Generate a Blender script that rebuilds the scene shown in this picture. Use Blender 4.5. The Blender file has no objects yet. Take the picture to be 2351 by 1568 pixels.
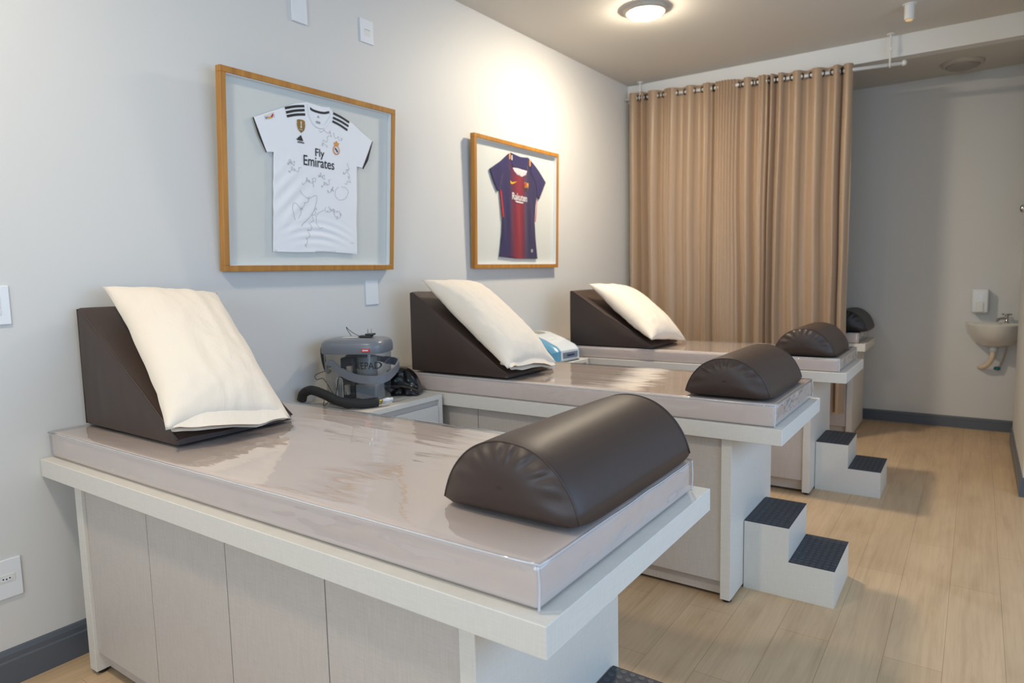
import bpy, bmesh, math, random
from mathutils import Vector, Matrix, noise
from mathutils.geometry import delaunay_2d_cdt
random.seed(7)
PI = math.pi
scene = bpy.context.scene
C = scene.collection

# ------------------------------------------------------------------ camera
W_PX, H_PX = 2351, 1568
F_PX = 1535.4875
cam_d = bpy.data.cameras.new('camera')
cam = bpy.data.objects.new('camera', cam_d); C.objects.link(cam)
cam_d.sensor_fit = 'HORIZONTAL'; cam_d.sensor_width = 36.0
cam_d.lens = 36.0 * F_PX / W_PX
cam_d.clip_start = 0.05
cam.matrix_world = (Matrix.Translation((2.8224, -0.9823, 1.446)) @ Matrix.Rotation(0.6083, 4, 'Z')
                    @ Matrix.Rotation(1.468, 4, 'X') @ Matrix.Rotation(-0.0223, 4, 'Z'))
cam_d.dof.use_dof = True
cam_d.dof.focus_distance = 2.1
cam_d.dof.aperture_fstop = 3.2
scene.camera = cam

# ------------------------------------------------------------------ light and exposure
world = bpy.data.worlds.new('world'); scene.world = world; world.use_nodes = True
wb = world.node_tree.nodes['Background']
wb.inputs[0].default_value = (0.55, 0.72, 1.0, 1); wb.inputs[1].default_value = 0.6
def area(name, loc, rot, sx, sy, power, col):
    d = bpy.data.lights.new(name, 'AREA'); d.shape = 'RECTANGLE'; d.size = sx; d.size_y = sy
    d.energy = power; d.color = col
    o = bpy.data.objects.new(name, d); C.objects.link(o); o.location = loc; o.rotation_euler = rot
    return o
# daylight arriving through the window openings of the near part of the room
area('daylight_right', (4.75, 1.1, 1.75), (0, math.radians(90), 0), 1.7, 3.8, 74, (0.42, 0.67, 1.0))
area('daylight_near', (2.6, -3.35, 1.75), (math.radians(90), 0, 0), 2.6, 1.7, 74, (0.62, 0.81, 1.0))
LAMP_POWER = 330.0
vs = scene.view_settings
scene.display_settings.display_device = 'sRGB'
vs.view_transform = 'Standard'; vs.look = 'None'; vs.gamma = 1.0; vs.use_curve_mapping = False
vs.exposure = 0.06
try:
    scene.cycles.max_bounces = 10; scene.cycles.transparent_max_bounces = 16
    scene.cycles.sample_clamp_indirect = 6.0
    scene.cycles.caustics_reflective = False; scene.cycles.caustics_refractive = False
except Exception: pass

# ------------------------------------------------------------------ materials
def srgb(r, g, b):
    f = lambda c: (c/255/12.92) if c/255 <= 0.04045 else ((c/255+0.055)/1.055)**2.4
    return (f(r), f(g), f(b), 1)
def mat(name, col, rough=0.5, metal=0.0, spec=0.5, coat=0.0, sheen=0.0, emit=None, estr=0, alpha=None):
    m = bpy.data.materials.new(name); m.use_nodes = True
    b = m.node_tree.nodes['Principled BSDF']
    b.inputs['Base Color'].default_value = col; b.inputs['Roughness'].default_value = rough
    b.inputs['Metallic'].default_value = metal; b.inputs['Specular IOR Level'].default_value = spec
    b.inputs['Coat Weight'].default_value = coat; b.inputs['Sheen Weight'].default_value = sheen
    if emit: b.inputs['Emission Color'].default_value = emit; b.inputs['Emission Strength'].default_value = estr
    return m
def nodes(m): return m.node_tree.nodes, m.node_tree.links, m.node_tree.nodes['Principled BSDF']
def tex(m, scale, stretch=(1, 1, 1), detail=4, rough=0.5, kind='ShaderNodeTexNoise', coords='Object', rot=(0, 0, 0), dist=0):
    N, Lk, B = nodes(m)
    tc = N.new('ShaderNodeTexCoord'); mp = N.new('ShaderNodeMapping'); mp.inputs['Scale'].default_value = stretch
    mp.inputs['Rotation'].default_value = rot
    t = N.new(kind); t.inputs['Scale'].default_value = scale
    if kind == 'ShaderNodeTexNoise': t.inputs['Detail'].default_value = detail; t.inputs['Roughness'].default_value = rough; t.inputs['Distortion'].default_value = dist
    Lk.new(tc.outputs[coords], mp.inputs[0]); Lk.new(mp.outputs[0], t.inputs['Vector'])
    return t
def ramp(m, src, stops):
    N, Lk, B = nodes(m); r = N.new('ShaderNodeValToRGB'); e = r.color_ramp.elements
    e[0].position, e[0].color = stops[0]; e[1].position, e[1].color = stops[-1]
    for p, c in stops[1:-1]:
        k = e.new(p); k.color = c
    Lk.new(src, r.inputs[0]); return r
def bump(m, src, strength, dist=0.002, prev=None, target=None):
    N, Lk, B = nodes(m); b = N.new('ShaderNodeBump'); b.inputs['Strength'].default_value = strength
    b.inputs['Distance'].default_value = dist; Lk.new(src, b.inputs['Height'])
    if prev: Lk.new(prev.outputs[0], b.inputs['Normal'])
    Lk.new(b.outputs[0], (target or B).inputs['Normal']); return b
def mixc(m, a, b, fac, mode='MIX'):
    N, Lk, B = nodes(m); x = N.new('ShaderNodeMix'); x.data_type = 'RGBA'; x.blend_type = mode
    for s, v in ((x.inputs[0], fac), (x.inputs[6], a), (x.inputs[7], b)):
        if hasattr(v, 'links') or hasattr(v, 'is_output'): Lk.new(v, s)
        else: s.default_value = v
    return x.outputs[2]

def wall_mat(name, col, rough=0.55):
    m = mat(name, col, rough, spec=0.35)
    t = tex(m, 90, detail=3); t2 = tex(m, 7, detail=2)
    b1 = bump(m, t.outputs[0], 0.08, 0.001); bump(m, t2.outputs[0], 0.1, 0.004, b1)
    return m
M_WALL = wall_mat('painted_wall', srgb(218, 216, 212))
M_CEIL = wall_mat('painted_ceiling', srgb(212, 208, 200), 0.7)
M_BEAM = wall_mat('beam_white', srgb(232, 231, 228), 0.6)
M_BASE = mat('slate_grey_skirting', srgb(92, 98, 106), 0.35)

def floor_mat():
    m = mat('oak_laminate', (1, 1, 1, 1), 0.42, spec=0.4); N, Lk, B = nodes(m)
    br = tex(m, 1.0, kind='ShaderNodeTexBrick', rot=(0, 0, PI/2))
    br.inputs['Brick Width'].default_value = 1.25; br.inputs['Row Height'].default_value = 0.185
    br.inputs['Mortar Size'].default_value = 0.0012; br.inputs['Mortar Smooth'].default_value = 0.4
    br.offset = 0.37
    br.inputs['Color1'].default_value = srgb(214, 184, 148); br.inputs['Color2'].default_value = srgb(206, 177, 142)
    br.inputs['Mortar'].default_value = srgb(172, 142, 110)
    g = tex(m, 14, (1, 0.09, 1), 8, 0.65, dist=0.6)
    r = ramp(m, g.outputs[0], [(0.25, (0.72, 0.66, 0.60, 1)), (0.5, (0.95, 0.93, 0.9, 1)), (0.72, (1.05, 1.03, 1, 1))])
    k = tex(m, 2.6, (1, 0.5, 1), 3, 0.5, dist=1.5)
    r2 = ramp(m, k.outputs[0], [(0.28, (0.88, 0.85, 0.82, 1)), (0.5, (1, 1, 1, 1)), (0.9, (1.04, 1.03, 1.02, 1))])
    g2 = tex(m, 70, (1, 0.035, 1), 5, 0.6, dist=0.3)
    rg2 = ramp(m, g2.outputs[0], [(0.35, (0.84, 0.80, 0.76, 1)), (0.55, (1, 1, 1, 1)), (0.8, (1.03, 1.02, 1.01, 1))])
    kn = tex(m, 2.3, (1, 0.38, 1), kind='ShaderNodeTexVoronoi')
    r3 = ramp(m, kn.outputs['Distance'], [(0.0, (0.42, 0.34, 0.28, 1)), (0.03, (0.70, 0.64, 0.58, 1)), (0.075, (1, 1, 1, 1))])
    c = mixc(m, br.outputs[0], r.outputs[0], 0.75, 'MULTIPLY'); c = mixc(m, c, r2.outputs[0], 0.8, 'MULTIPLY')
    c = mixc(m, c, r3.outputs[0], 0.7, 'MULTIPLY'); c = mixc(m, c, rg2.outputs[0], 0.5, 'MULTIPLY')
    Lk.new(c, B.inputs['Base Color']); bump(m, g.outputs[0], 0.12, 0.001)
    return m
M_FLOOR = floor_mat()

def laminate(name, c1, c2, rough=0.45):
    m = mat(name, c1, rough, spec=0.4); N, Lk, B = nodes(m)
    a = tex(m, 300, (1, 1, 0.06), 3); b = tex(m, 300, (0.06, 0.06, 1), 3)
    x = N.new('ShaderNodeMath'); x.operation = 'ADD'; Lk.new(a.outputs[0], x.inputs[0]); Lk.new(b.outputs[0], x.inputs[1])
    x2 = N.new('ShaderNodeMath'); x2.operation = 'MULTIPLY'; x2.inputs[1].default_value = 0.5; Lk.new(x.outputs[0], x2.inputs[0])
    r = ramp(m, x2.outputs[0], [(0.38, c2), (0.62, c1)]); Lk.new(r.outputs[0], B.inputs['Base Color'])
    bump(m, x2.outputs[0], 0.04, 0.0005); return m
M_LAM = laminate('linen_laminate', srgb(226, 220, 210), srgb(219, 213, 203))
M_DOOR = laminate('linen_laminate_door', srgb(203, 194, 186), srgb(194, 185, 176))
M_FOOT = mat('black_plastic', srgb(22, 22, 24), 0.4)

def leather(name, col, rough=0.46):
    m = mat(name, col, rough, spec=0.45); N, Lk, B = nodes(m)
    v = tex(m, 420, kind='ShaderNodeTexVoronoi'); b1 = bump(m, v.outputs['Distance'], 0.10, 0.0006)
    t = tex(m, 9, detail=3); bump(m, t.outputs[0], 0.18, 0.006, b1); return m
M_BROWN = leather('dark_brown_vinyl', srgb(66, 52, 46))
M_BLACKV = leather('near_black_vinyl', srgb(38, 34, 34))
M_TAUPE = leather('taupe_vinyl', srgb(226, 206, 195), 0.5)

def two_sided_fresnel(N, Lk, ior):
    fr = N.new('ShaderNodeFresnel'); ge = N.new('ShaderNodeNewGeometry'); mr = N.new('ShaderNodeMapRange')
    mr.inputs[3].default_value = ior; mr.inputs[4].default_value = 1/ior
    Lk.new(ge.outputs['Backfacing'], mr.inputs[0]); Lk.new(mr.outputs[0], fr.inputs[0]); return fr
def film():
    m = bpy.data.materials.new('clear_plastic_film'); m.use_nodes = True
    N = m.node_tree.nodes; Lk = m.node_tree.links; N.clear()
    out = N.new('ShaderNodeOutputMaterial'); tr = N.new('ShaderNodeBsdfTransparent'); tr.inputs[0].default_value = (0.97, 0.97, 0.97, 1)
    gl = N.new('ShaderNodeBsdfGlossy'); gl.inputs['Roughness'].default_value = 0.05
    fr = two_sided_fresnel(N, Lk, 1.55)
    mul = N.new('ShaderNodeMath'); mul.operation = 'MULTIPLY_ADD'; mul.inputs[1].default_value = 1.35; mul.inputs[2].default_value = 0.02; mul.use_clamp = True
    mx = N.new('ShaderNodeMixShader'); df = N.new('ShaderNodeBsdfDiffuse'); df.inputs[0].default_value = (0.9, 0.9, 0.92, 1)
    m2 = N.new('ShaderNodeMixShader'); m2.inputs[0].default_value = 0.09
    tc = N.new('ShaderNodeTexCoord'); mp = N.new('ShaderNodeMapping'); mp.inputs['Scale'].default_value = (0.35, 1.6, 1.6); mp.inputs['Rotation'].default_value = (0, 0, 0.12)
    n1 = N.new('ShaderNodeTexNoise'); n1.inputs['Scale'].default_value = 9; n1.inputs['Detail'].default_value = 4; n1.inputs['Distortion'].default_value = 0.8
    n1.inputs['Roughness'].default_value = 0.45
    bp = N.new('ShaderNodeBump'); bp.inputs['Strength'].default_value = 0.22; bp.inputs['Distance'].default_value = 0.006
    Lk.new(tc.outputs['Object'], mp.inputs[0]); Lk.new(mp.outputs[0], n1.inputs['Vector']); Lk.new(n1.outputs[0], bp.inputs['Height'])
    Lk.new(bp.outputs[0], gl.inputs['Normal'])
    Lk.new(fr.outputs[0], mul.inputs[0]); Lk.new(tr.outputs[0], m2.inputs[1]); Lk.new(df.outputs[0], m2.inputs[2])
    Lk.new(mul.outputs[0], mx.inputs[0]); Lk.new(m2.outputs[0], mx.inputs[1]); Lk.new(gl.outputs[0], mx.inputs[2]); Lk.new(mx.outputs[0], out.inputs[0])
    return m
M_FILM = film()
def clear(name, tint=(0.93, 0.95, 0.96, 1), rough=0.02, k=1.0, haze=0.0, hazecol=(0.8, 0.85, 0.87, 1)):
    m = bpy.data.materials.new(name); m.use_nodes = True
    N = m.node_tree.nodes; Lk = m.node_tree.links; N.clear()
    out = N.new('ShaderNodeOutputMaterial'); tr = N.new('ShaderNodeBsdfTransparent'); tr.inputs[0].default_value = tint
    gl = N.new('ShaderNodeBsdfGlossy'); gl.inputs['Roughness'].default_value = rough
    fr = two_sided_fresnel(N, Lk, 1.5)
    mul = N.new('ShaderNodeMath'); mul.operation = 'MULTIPLY'; mul.inputs[1].default_value = k
    df = N.new('ShaderNodeBsdfDiffuse'); df.inputs[0].default_value = hazecol
    m2 = N.new('ShaderNodeMixShader'); m2.inputs[0].default_value = haze
    mx = N.new('ShaderNodeMixShader')
    Lk.new(tr.outputs[0], m2.inputs[1]); Lk.new(df.outputs[0], m2.inputs[2])
    Lk.new(fr.outputs[0], mul.inputs[0]); Lk.new(mul.outputs[0], mx.inputs[0]); Lk.new(m2.outputs[0], mx.inputs[1]); Lk.new(gl.outputs[0], mx.inputs[2]); Lk.new(mx.outputs[0], out.inputs[0])
    return m
M_GLASS = clear('picture_glass', (1.0, 1.0, 1.0, 1), 0.0, 0.32)
M_WINGLASS = clear('window_glass', (0.98, 0.99, 1, 1), 0.0, 1.0)
M_TANK = clear('clear_tank_plastic', (0.86, 0.88, 0.90, 1), 0.03, 1.5, 0.03)
M_SEAM = clear('clear_piping', (0.97, 0.97, 0.99, 1), 0.10, 2.8, 0.42, (0.92, 0.92, 0.95, 1))  # white haze mixed into the colour paints bright glints along the piped edges

def fabric(name, col, scale=700, rough=0.9, wr=0.0):
    m = mat(name, col, rough, spec=0.15, sheen=0.2); t = tex(m, scale, detail=2)
    b = bump(m, t.outputs[0], 0.15, 0.0006)
    if wr:
        w = tex(m, 6, (1, 2.2, 1), 5, 0.55, dist=0.7); bump(m, w.outputs[0], wr, 0.012, b)
    return m
M_CREAM = fabric('cream_cotton', srgb(244, 230, 212), wr=0.45)
M_LINING = fabric('white_cotton', srgb(238, 234, 230), wr=0.3)
def curtain_mat():
    m = mat('tan_satin', srgb(172, 145, 118), 0.38, spec=0.5, sheen=0.3); N, Lk, B = nodes(m)
    t = tex(m, 350, (1, 1, 0.15), 3); b1 = bump(m, t.outputs[0], 0.05, 0.0006)
    w = tex(m, 7, (1, 1, 0.22), 4, 0.6, dist=1.2); bump(m, w.outputs[0], 0.22, 0.012, b1); return m
M_CURT = curtain_mat()
M_EYE = mat('dark_metal_eyelet', srgb(45, 40, 38), 0.3, 0.7)
M_WHITE = mat('white_plastic', srgb(232, 234, 236), 0.35)
M_WPAINT = mat('white_enamel', srgb(228, 226, 220), 0.4)
M_LAMPRING = mat('lamp_ring_grey', srgb(188, 180, 166), 0.4)
M_LAMPOFF = mat('lamp_glass_off', srgb(150, 146, 140), 0.4)
M_LAMPON = mat('lamp_glass_lit', (1, 1, 1, 1), 0.5, emit=(1.0, 0.87, 0.67, 1), estr=LAMP_POWER)
M_LAMPDIM = mat('lamp_glass_weaker', (1, 1, 1, 1), 0.5, emit=(1.0, 0.87, 0.67, 1), estr=LAMP_POWER*0.58)
def wood_frame():
    m = mat('honey_wood', srgb(184, 126, 52), 0.42); t = tex(m, 30, (1, 1, 0.06), 5, 0.6)
    r = ramp(m, t.outputs[0], [(0.3, srgb(164, 108, 42)), (0.7, srgb(196, 138, 60))]); N, Lk, B = nodes(m)
    Lk.new(r.outputs[0], B.inputs['Base Color']); return m
M_WOOD = wood_frame()
M_BACKING = mat('frame_backing_board', srgb(220, 221, 215), 0.7)
M_SPACER = mat('frame_white_spacer', srgb(236, 238, 240), 0.6)
M_JWHITE = fabric('white_jersey_knit', srgb(250, 250, 252), 900, 0.75)
M_JBLACK = mat('black_print', srgb(26, 24, 22), 0.6)
M_INK = mat('faded_marker_ink', srgb(168, 171, 178), 0.7)
M_GOLD = mat('gold_badge', srgb(160, 122, 52), 0.4, 0.3)
M_ORANGE = mat('crest_orange', srgb(232, 160, 84), 0.5)
M_NAVYP = mat('crest_navy', srgb(48, 52, 96), 0.5)
M_YEL = mat('print_yellow', srgb(240, 180, 40), 0.5)
M_RED = mat('print_red', srgb(200, 44, 48), 0.5)
M_JNAVY = fabric('navy_jersey_knit', srgb(48, 44, 92), 900, 0.7)
M_PRWHITE = mat('white_print', srgb(232, 226, 226), 0.5)
def stripes_mat():
    m = mat('navy_maroon_striped_knit', (1, 1, 1, 1), 0.65, spec=0.3, sheen=0.15); N, Lk, B = nodes(m)
    tc = N.new('ShaderNodeTexCoord'); sp = N.new('ShaderNodeSeparateXYZ'); Lk.new(tc.outputs['Object'], sp.inputs[0])
    mr = N.new('ShaderNodeMapRange'); mr.inputs[1].default_value = 2.90; mr.inputs[2].default_value = 3.41; Lk.new(sp.outputs[1], mr.inputs[0])
    nv = srgb(44, 40, 88); mg = srgb(134, 36, 56)
    r = ramp(m, mr.outputs[0], [(0.0, nv), (0.24, nv), (0.27, srgb(70, 40, 80)), (0.36, srgb(112, 34, 62)), (0.5, srgb(150, 40, 56)),
                                (0.60, srgb(112, 34, 60)), (0.66, srgb(78, 62, 92)), (0.74, srgb(50, 46, 84)), (1.0, nv)])
    Lk.new(r.outputs[0], B.inputs['Base Color']); return m
M_JSTRIPE = stripes_mat()
M_GREY = mat('slate_grey_plastic', srgb(118, 122, 130), 0.32, spec=0.5)
M_BLACKR = mat('black_foam_rubber', srgb(40, 40, 42), 0.75)
M_BLACKG = mat('black_glossy_vinyl', srgb(12, 12, 14), 0.22)
M_DARKIN = mat('dark_inner_plastic', srgb(46, 46, 50), 0.5)
M_ICEIN = mat('cloudy_inner_plastic', srgb(150, 150, 152), 0.4)
M_GREYIN = mat('grey_inner_plastic', srgb(122, 124, 124), 0.4)
M_BEIGEIN = mat('beige_inner_plastic', srgb(176, 160, 144), 0.5)
M_BRASS = mat('brass_fitting', srgb(212, 190, 110), 0.3, 0.8)
M_LOGORED = mat('red_label', srgb(214, 50, 48), 0.4)
M_DEVW = mat('glossy_white_shell', srgb(226, 232, 238), 0.25, coat=0.4)
M_DEVB = mat('sky_blue_shell', srgb(96, 160, 196), 0.25, coat=0.4)
M_LCD = mat('olive_lcd', srgb(150, 148, 128), 0.3)
M_DEVG = mat('grey_control_strip', srgb(120, 134, 150), 0.4)
M_PORC = mat('white_porcelain', srgb(222, 218, 208), 0.15, coat=0.5)
M_CHROME = mat('chrome', srgb(200, 200, 200), 0.15, 1.0)
M_PIPE = mat('cream_pipe', srgb(226, 205, 178), 0.4)
M_TEAL = mat('teal_valve', srgb(40, 110, 120), 0.35)
def rubber():
    m = mat('dark_studded_rubber', srgb(52, 56, 64), 0.6); t = tex(m, 60, detail=2); bump(m, t.outputs[0], 0.2, 0.001)
    return m
M_RUB = rubber()
M_STUD = mat('worn_rubber_stud', srgb(62, 66, 72), 0.5)

# ------------------------------------------------------------------ mesh helpers
def thing(name, label, cat, loc=(0, 0, 0), rot=(0, 0, 0), group=None):
    o = bpy.data.objects.new(name, None); C.objects.link(o); o.empty_display_size = 0.1
    o.location = loc; o.rotation_euler = rot; o['label'] = label; o['category'] = cat
    if group: o['group'] = group
    return o
def tag(o, label, cat, group=None):
    o['label'] = label; o['category'] = cat
    if group: o['group'] = group
    return o
def link(name, me, m, parent=None, smooth=False, label=None):
    o = bpy.data.objects.new(name, me); C.objects.link(o)
    if m: me.materials.append(m)
    if smooth:
        me.polygons.foreach_set('use_smooth', [True]*len(me.polygons))
    if parent: o.parent = parent
    if label: o['label'] = label
    return o
def obj(name, bm, m, parent=None, smooth=False, label=None):
    me = bpy.data.meshes.new(name); bm.to_mesh(me); bm.free()
    return link(name, me, m, parent, smooth, label)
def struct(name, bm, m, smooth=False):
    o = obj(name, bm, m, None, smooth); o['kind'] = 'structure'; return o
def smart(o, ang=35):
    me = o.data
    me.polygons.foreach_set('use_smooth', [True]*len(me.polygons))
    bm = bmesh.new(); bm.from_mesh(me)
    for e in bm.edges:
        if len(e.link_faces) == 2 and e.calc_face_angle(0) > math.radians(ang): e.smooth = False
    bm.to_mesh(me); bm.free(); return o
def box(bm, x0, x1, y0, y1, z0, z1, bev=0.0, seg=2):
    r = bmesh.ops.create_cube(bm, size=1.0)
    for v in r['verts']:
        v.co = Vector(((x0+x1)/2 + v.co.x*(x1-x0), (y0+y1)/2 + v.co.y*(y1-y0), (z0+z1)/2 + v.co.z*(z1-z0)))
    if bev:
        es = set(e for v in r['verts'] for e in v.link_edges)
        bmesh.ops.bevel(bm, geom=list(es), offset=bev, segments=seg, affect='EDGES', profile=0.5)
    return bm
def bx(*a, **k): return box(bmesh.new(), *a, **k)
def mesh_from(verts, faces):
    bm = bmesh.new(); vs = [bm.verts.new(v) for v in verts]
    for f in faces:
        try: bm.faces.new([vs[i] for i in f])
        except ValueError: pass
    return bm
def loft(rings, close_start=True, close_end=True, bm=None):
    bm = bm or bmesh.new(); n = len(rings[0]); R = [[bm.verts.new(p) for p in r] for r in rings]
    for a, b in zip(R[:-1], R[1:]):
        for i in range(n): bm.faces.new((a[i], a[(i+1) % n], b[(i+1) % n], b[i]))
    if close_start: bm.faces.new(R[0][::-1])
    if close_end: bm.faces.new(R[-1])
    return bm
def lathe(prof, n=40, c=(0, 0, 0), bm=None, closed=(True, True)):
    rings = [[(c[0]+r*math.cos(2*PI*i/n), c[1]+r*math.sin(2*PI*i/n), c[2]+z) for i in range(n)] for r, z in prof]
    return loft(rings, closed[0], closed[1], bm)
def catmull(P, sub=8):
    P = [Vector(p) for p in P]; Q = [P[0]*2-P[1]] + P + [P[-1]*2-P[-2]]; out = []
    for i in range(1, len(Q)-2):
        for k in range(sub):
            t = k/sub; a, b, c, d = Q[i-1], Q[i], Q[i+1], Q[i+2]
            out.append(0.5*((2*b)+(c-a)*t+(2*a-5*b+4*c-d)*t*t+(3*b-a-3*c+d)*t**3))
    out.append(P[-1]); return out
def tube(P, r, n=12, smooth=True, bm=None, sub=8, up=Vector((0, 0, 1)), flat=1.0):
    pts = catmull(P, sub) if smooth and len(P) > 2 else [Vector(p) for p in P]
    rings = []; N = len(pts); prev = None
    for i, p in enumerate(pts):
        t = (pts[min(i+1, N-1)]-pts[max(i-1, 0)]).normalized()
        if prev is None:
            a = up if abs(t.dot(up)) < 0.95 else Vector((1, 0, 0)); s = t.cross(a).normalized()
        else: s = (prev - t*prev.dot(t)).normalized()
        prev = s; u = s.cross(t); rr = r[min(int(i/(N-1)*(len(r)-1)+.5), len(r)-1)] if isinstance(r, (list, tuple)) else r
        rings.append([p + s*rr*math.cos(2*PI*k/n) + u*rr*flat*math.sin(2*PI*k/n) for k in range(n)])
    return loft(rings, True, True, bm)
def torus(bm, c, R, r, axis=Vector((1, 0, 0)), n=20, k=8):
    a = axis.normalized(); s = a.orthogonal().normalized(); u = a.cross(s); c = Vector(c)
    rings = []
    for i in range(n):
        t = 2*PI*i/n; d = s*math.cos(t)+u*math.sin(t)
        rings.append([bm.verts.new(c + d*(R+r*math.cos(2*PI*j/k)) + a*r*math.sin(2*PI*j/k)) for j in range(k)])
    for i in range(n):
        A, B = rings[i], rings[(i+1) % n]
        for j in range(k): bm.faces.new((A[j], A[(j+1) % k], B[(j+1) % k], B[j]))
    return bm
def axvals(L, r, n):
    rr = [r*(1-math.cos(k/4*PI/2)) for k in range(4)]
    mid = [r + (L-2*r)*i/n for i in range(n+1)]
    return rr + mid + [L-v for v in rr[::-1]]
def rbox(L, W, H, r, nx, ny, nz, fn=None):
    """rounded box surface from 0 to L, W, H as one grid cube; fn moves every vertex"""
    X, Y, Z = axvals(L, r, nx), axvals(W, r, ny), axvals(H, r, nz); bm = bmesh.new(); D = {}
    def V(i, j, k):
        key = (i, j, k)
        if key not in D:
            p = Vector((X[i], Y[j], Z[k])); q = Vector((min(max(p.x, r), L-r), min(max(p.y, r), W-r), min(max(p.z, r), H-r)))
            d = p-q
            if d.length > 1e-9: p = q + d.normalized()*r
            D[key] = bm.verts.new(fn(p) if fn else p)
        return D[key]
    a, b, c = len(X)-1, len(Y)-1, len(Z)-1
    def q(*v):
        try: bm.faces.new(v)
        except ValueError: pass
    for i in range(a):
        for j in range(b):
            q(V(i, j, 0), V(i, j+1, 0), V(i+1, j+1, 0), V(i+1, j, 0)); q(V(i, j, c), V(i+1, j, c), V(i+1, j+1, c), V(i, j+1, c))
        for k in range(c):
            q(V(i, 0, k), V(i+1, 0, k), V(i+1, 0, k+1), V(i, 0, k+1)); q(V(i, b, k), V(i, b, k+1), V(i+1, b, k+1), V(i+1, b, k))
    for j in range(b):
        for k in range(c):
            q(V(0, j, k), V(0, j, k+1), V(0, j+1, k+1), V(0, j+1, k)); q(V(a, j, k), V(a, j+1, k), V(a, j+1, k+1), V(a, j, k+1))
    return bm
def nz(x, y, z=0.0): return noise.noise(Vector((x, y, z)))

# ------------------------------------------------------------------ room shell
HC, YB, YN, XR, XN = 3.186, 6.0, -3.2, 3.1, 4.6
YJ = 4.09
struct('floor', bx(-0.1, XN+0.1, YN-0.1, YB+0.1, -0.06, 0.0), M_FLOOR)
struct('ceiling', bx(-0.1, XN+0.1, YN-0.1, 5.105, HC, HC+0.08), M_CEIL)
struct('ceiling_rear', bx(-0.1, XN+0.1, 5.22, YB+0.1, 3.03, 3.11), M_CEIL)
struct('trim_1', bx(0.0, XN, 5.105, 5.22, 3.025, HC), M_BEAM)
struct('wall_left', bx(-0.1, 0.0, YN-0.1, YB+0.1, 0, HC), M_WALL)
struct('wall_back', bx(0.0, XN, YB, YB+0.1, 0, HC), M_WALL)
def outline_wall():
    bm = bx(XR, XR+0.12, YJ, 5.62, 0, HC); box(bm, XR+0.12, XN, YJ, YJ+0.12, 0, HC)
    box(bm, 3.30, 3.42, 5.62, YB, 0, HC); box(bm, XR+0.12, 3.42, 5.50, 5.62, 0, HC); return bm
struct('wall_right', outline_wall(), M_WALL)
def wall_with_hole(axis, pos, t, a0, a1, h0, h1, o0, o1):
    bm = bmesh.new()
    def b(s0, s1, z0, z1):
        if axis == 'x': box(bm, pos, pos+t, s0, s1, z0, z1)
        else: box(bm, s0, s1, pos, pos+t, z0, z1)
    b(a0, o0, 0, HC); b(o1, a1, 0, HC); b(o0, o1, 0, h0); b(o0, o1, h1, HC); return bm
struct('wall_right_near', wall_with_hole('x', XN, 0.1, YN, YJ+0.12, 0.9, 2.6, -0.8, 3.0), M_WALL)
struct('wall_near', wall_with_hole('y', YN-0.1, 0.1, 0.0, XN, 0.9, 2.6, 1.3, 3.9), M_WALL)
def window(n, axis, pos, a0, a1):
    bm = bmesh.new()
    def b(s0, s1, z0, z1):
        if axis == 'x': box(bm, pos, pos+0.05, s0, s1, z0, z1)
        else: box(bm, s0, s1, pos, pos+0.05, z0, z1)
    b(a0, a1, 0.9, 0.95); b(a0, a1, 2.55, 2.6); b(a0, a0+0.05, 0.95, 2.55); b(a1-0.05, a1, 0.95, 2.55)
    m = (a0+a1)/2; b(m-0.03, m+0.03, 0.95, 2.55)
    o = struct('window_%d' % n, bm, M_WHITE)
    g = bmesh.new()
    if axis == 'x': box(g, pos+0.02, pos+0.026, a0+0.05, a1-0.05, 0.95, 2.55)
    else: box(g, a0+0.05, a1-0.05, pos+0.02, pos+0.026, 0.95, 2.55)
    obj('window_pane', g, M_WINGLASS, o)
window(1, 'x', XN+0.02, -0.8, 3.0); window(2, 'y', YN-0.07, 1.3, 3.9)

def skirting(name, p0, p1, nrm, h=0.125):
    """moulded board from p0 to p1, nrm points into the room"""
    p0, p1, nrm = Vector(p0), Vector(p1), Vector(nrm)
    prof = [(0, 0), (0.016, 0), (0.016, h*0.68), (0.011, h*0.72), (0.011, h*0.86), (0.006, h*0.97), (0.0, h)]
    bm = loft([[q + nrm*a + Vector((0, 0, z)) for a, z in prof] for q in (p0, p1)])
    bmesh.ops.recalc_face_normals(bm, faces=bm.faces)
    return struct(name, bm, M_BASE)
skirting('baseboard_left', (0, YN, 0), (0, YB, 0), (1, 0, 0), 0.135)
skirting('baseboard_back', (0.016, YB, 0), (3.3, YB, 0), (0, -1, 0), 0.10)
skirting('baseboard_right', (XR, YJ-0.016, 0), (XR, 5.62, 0), (-1, 0, 0), 0.12)
skirting('baseboard_right_return', (XR, YJ, 0), (XN, YJ, 0), (0, -1, 0), 0.12)

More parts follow.
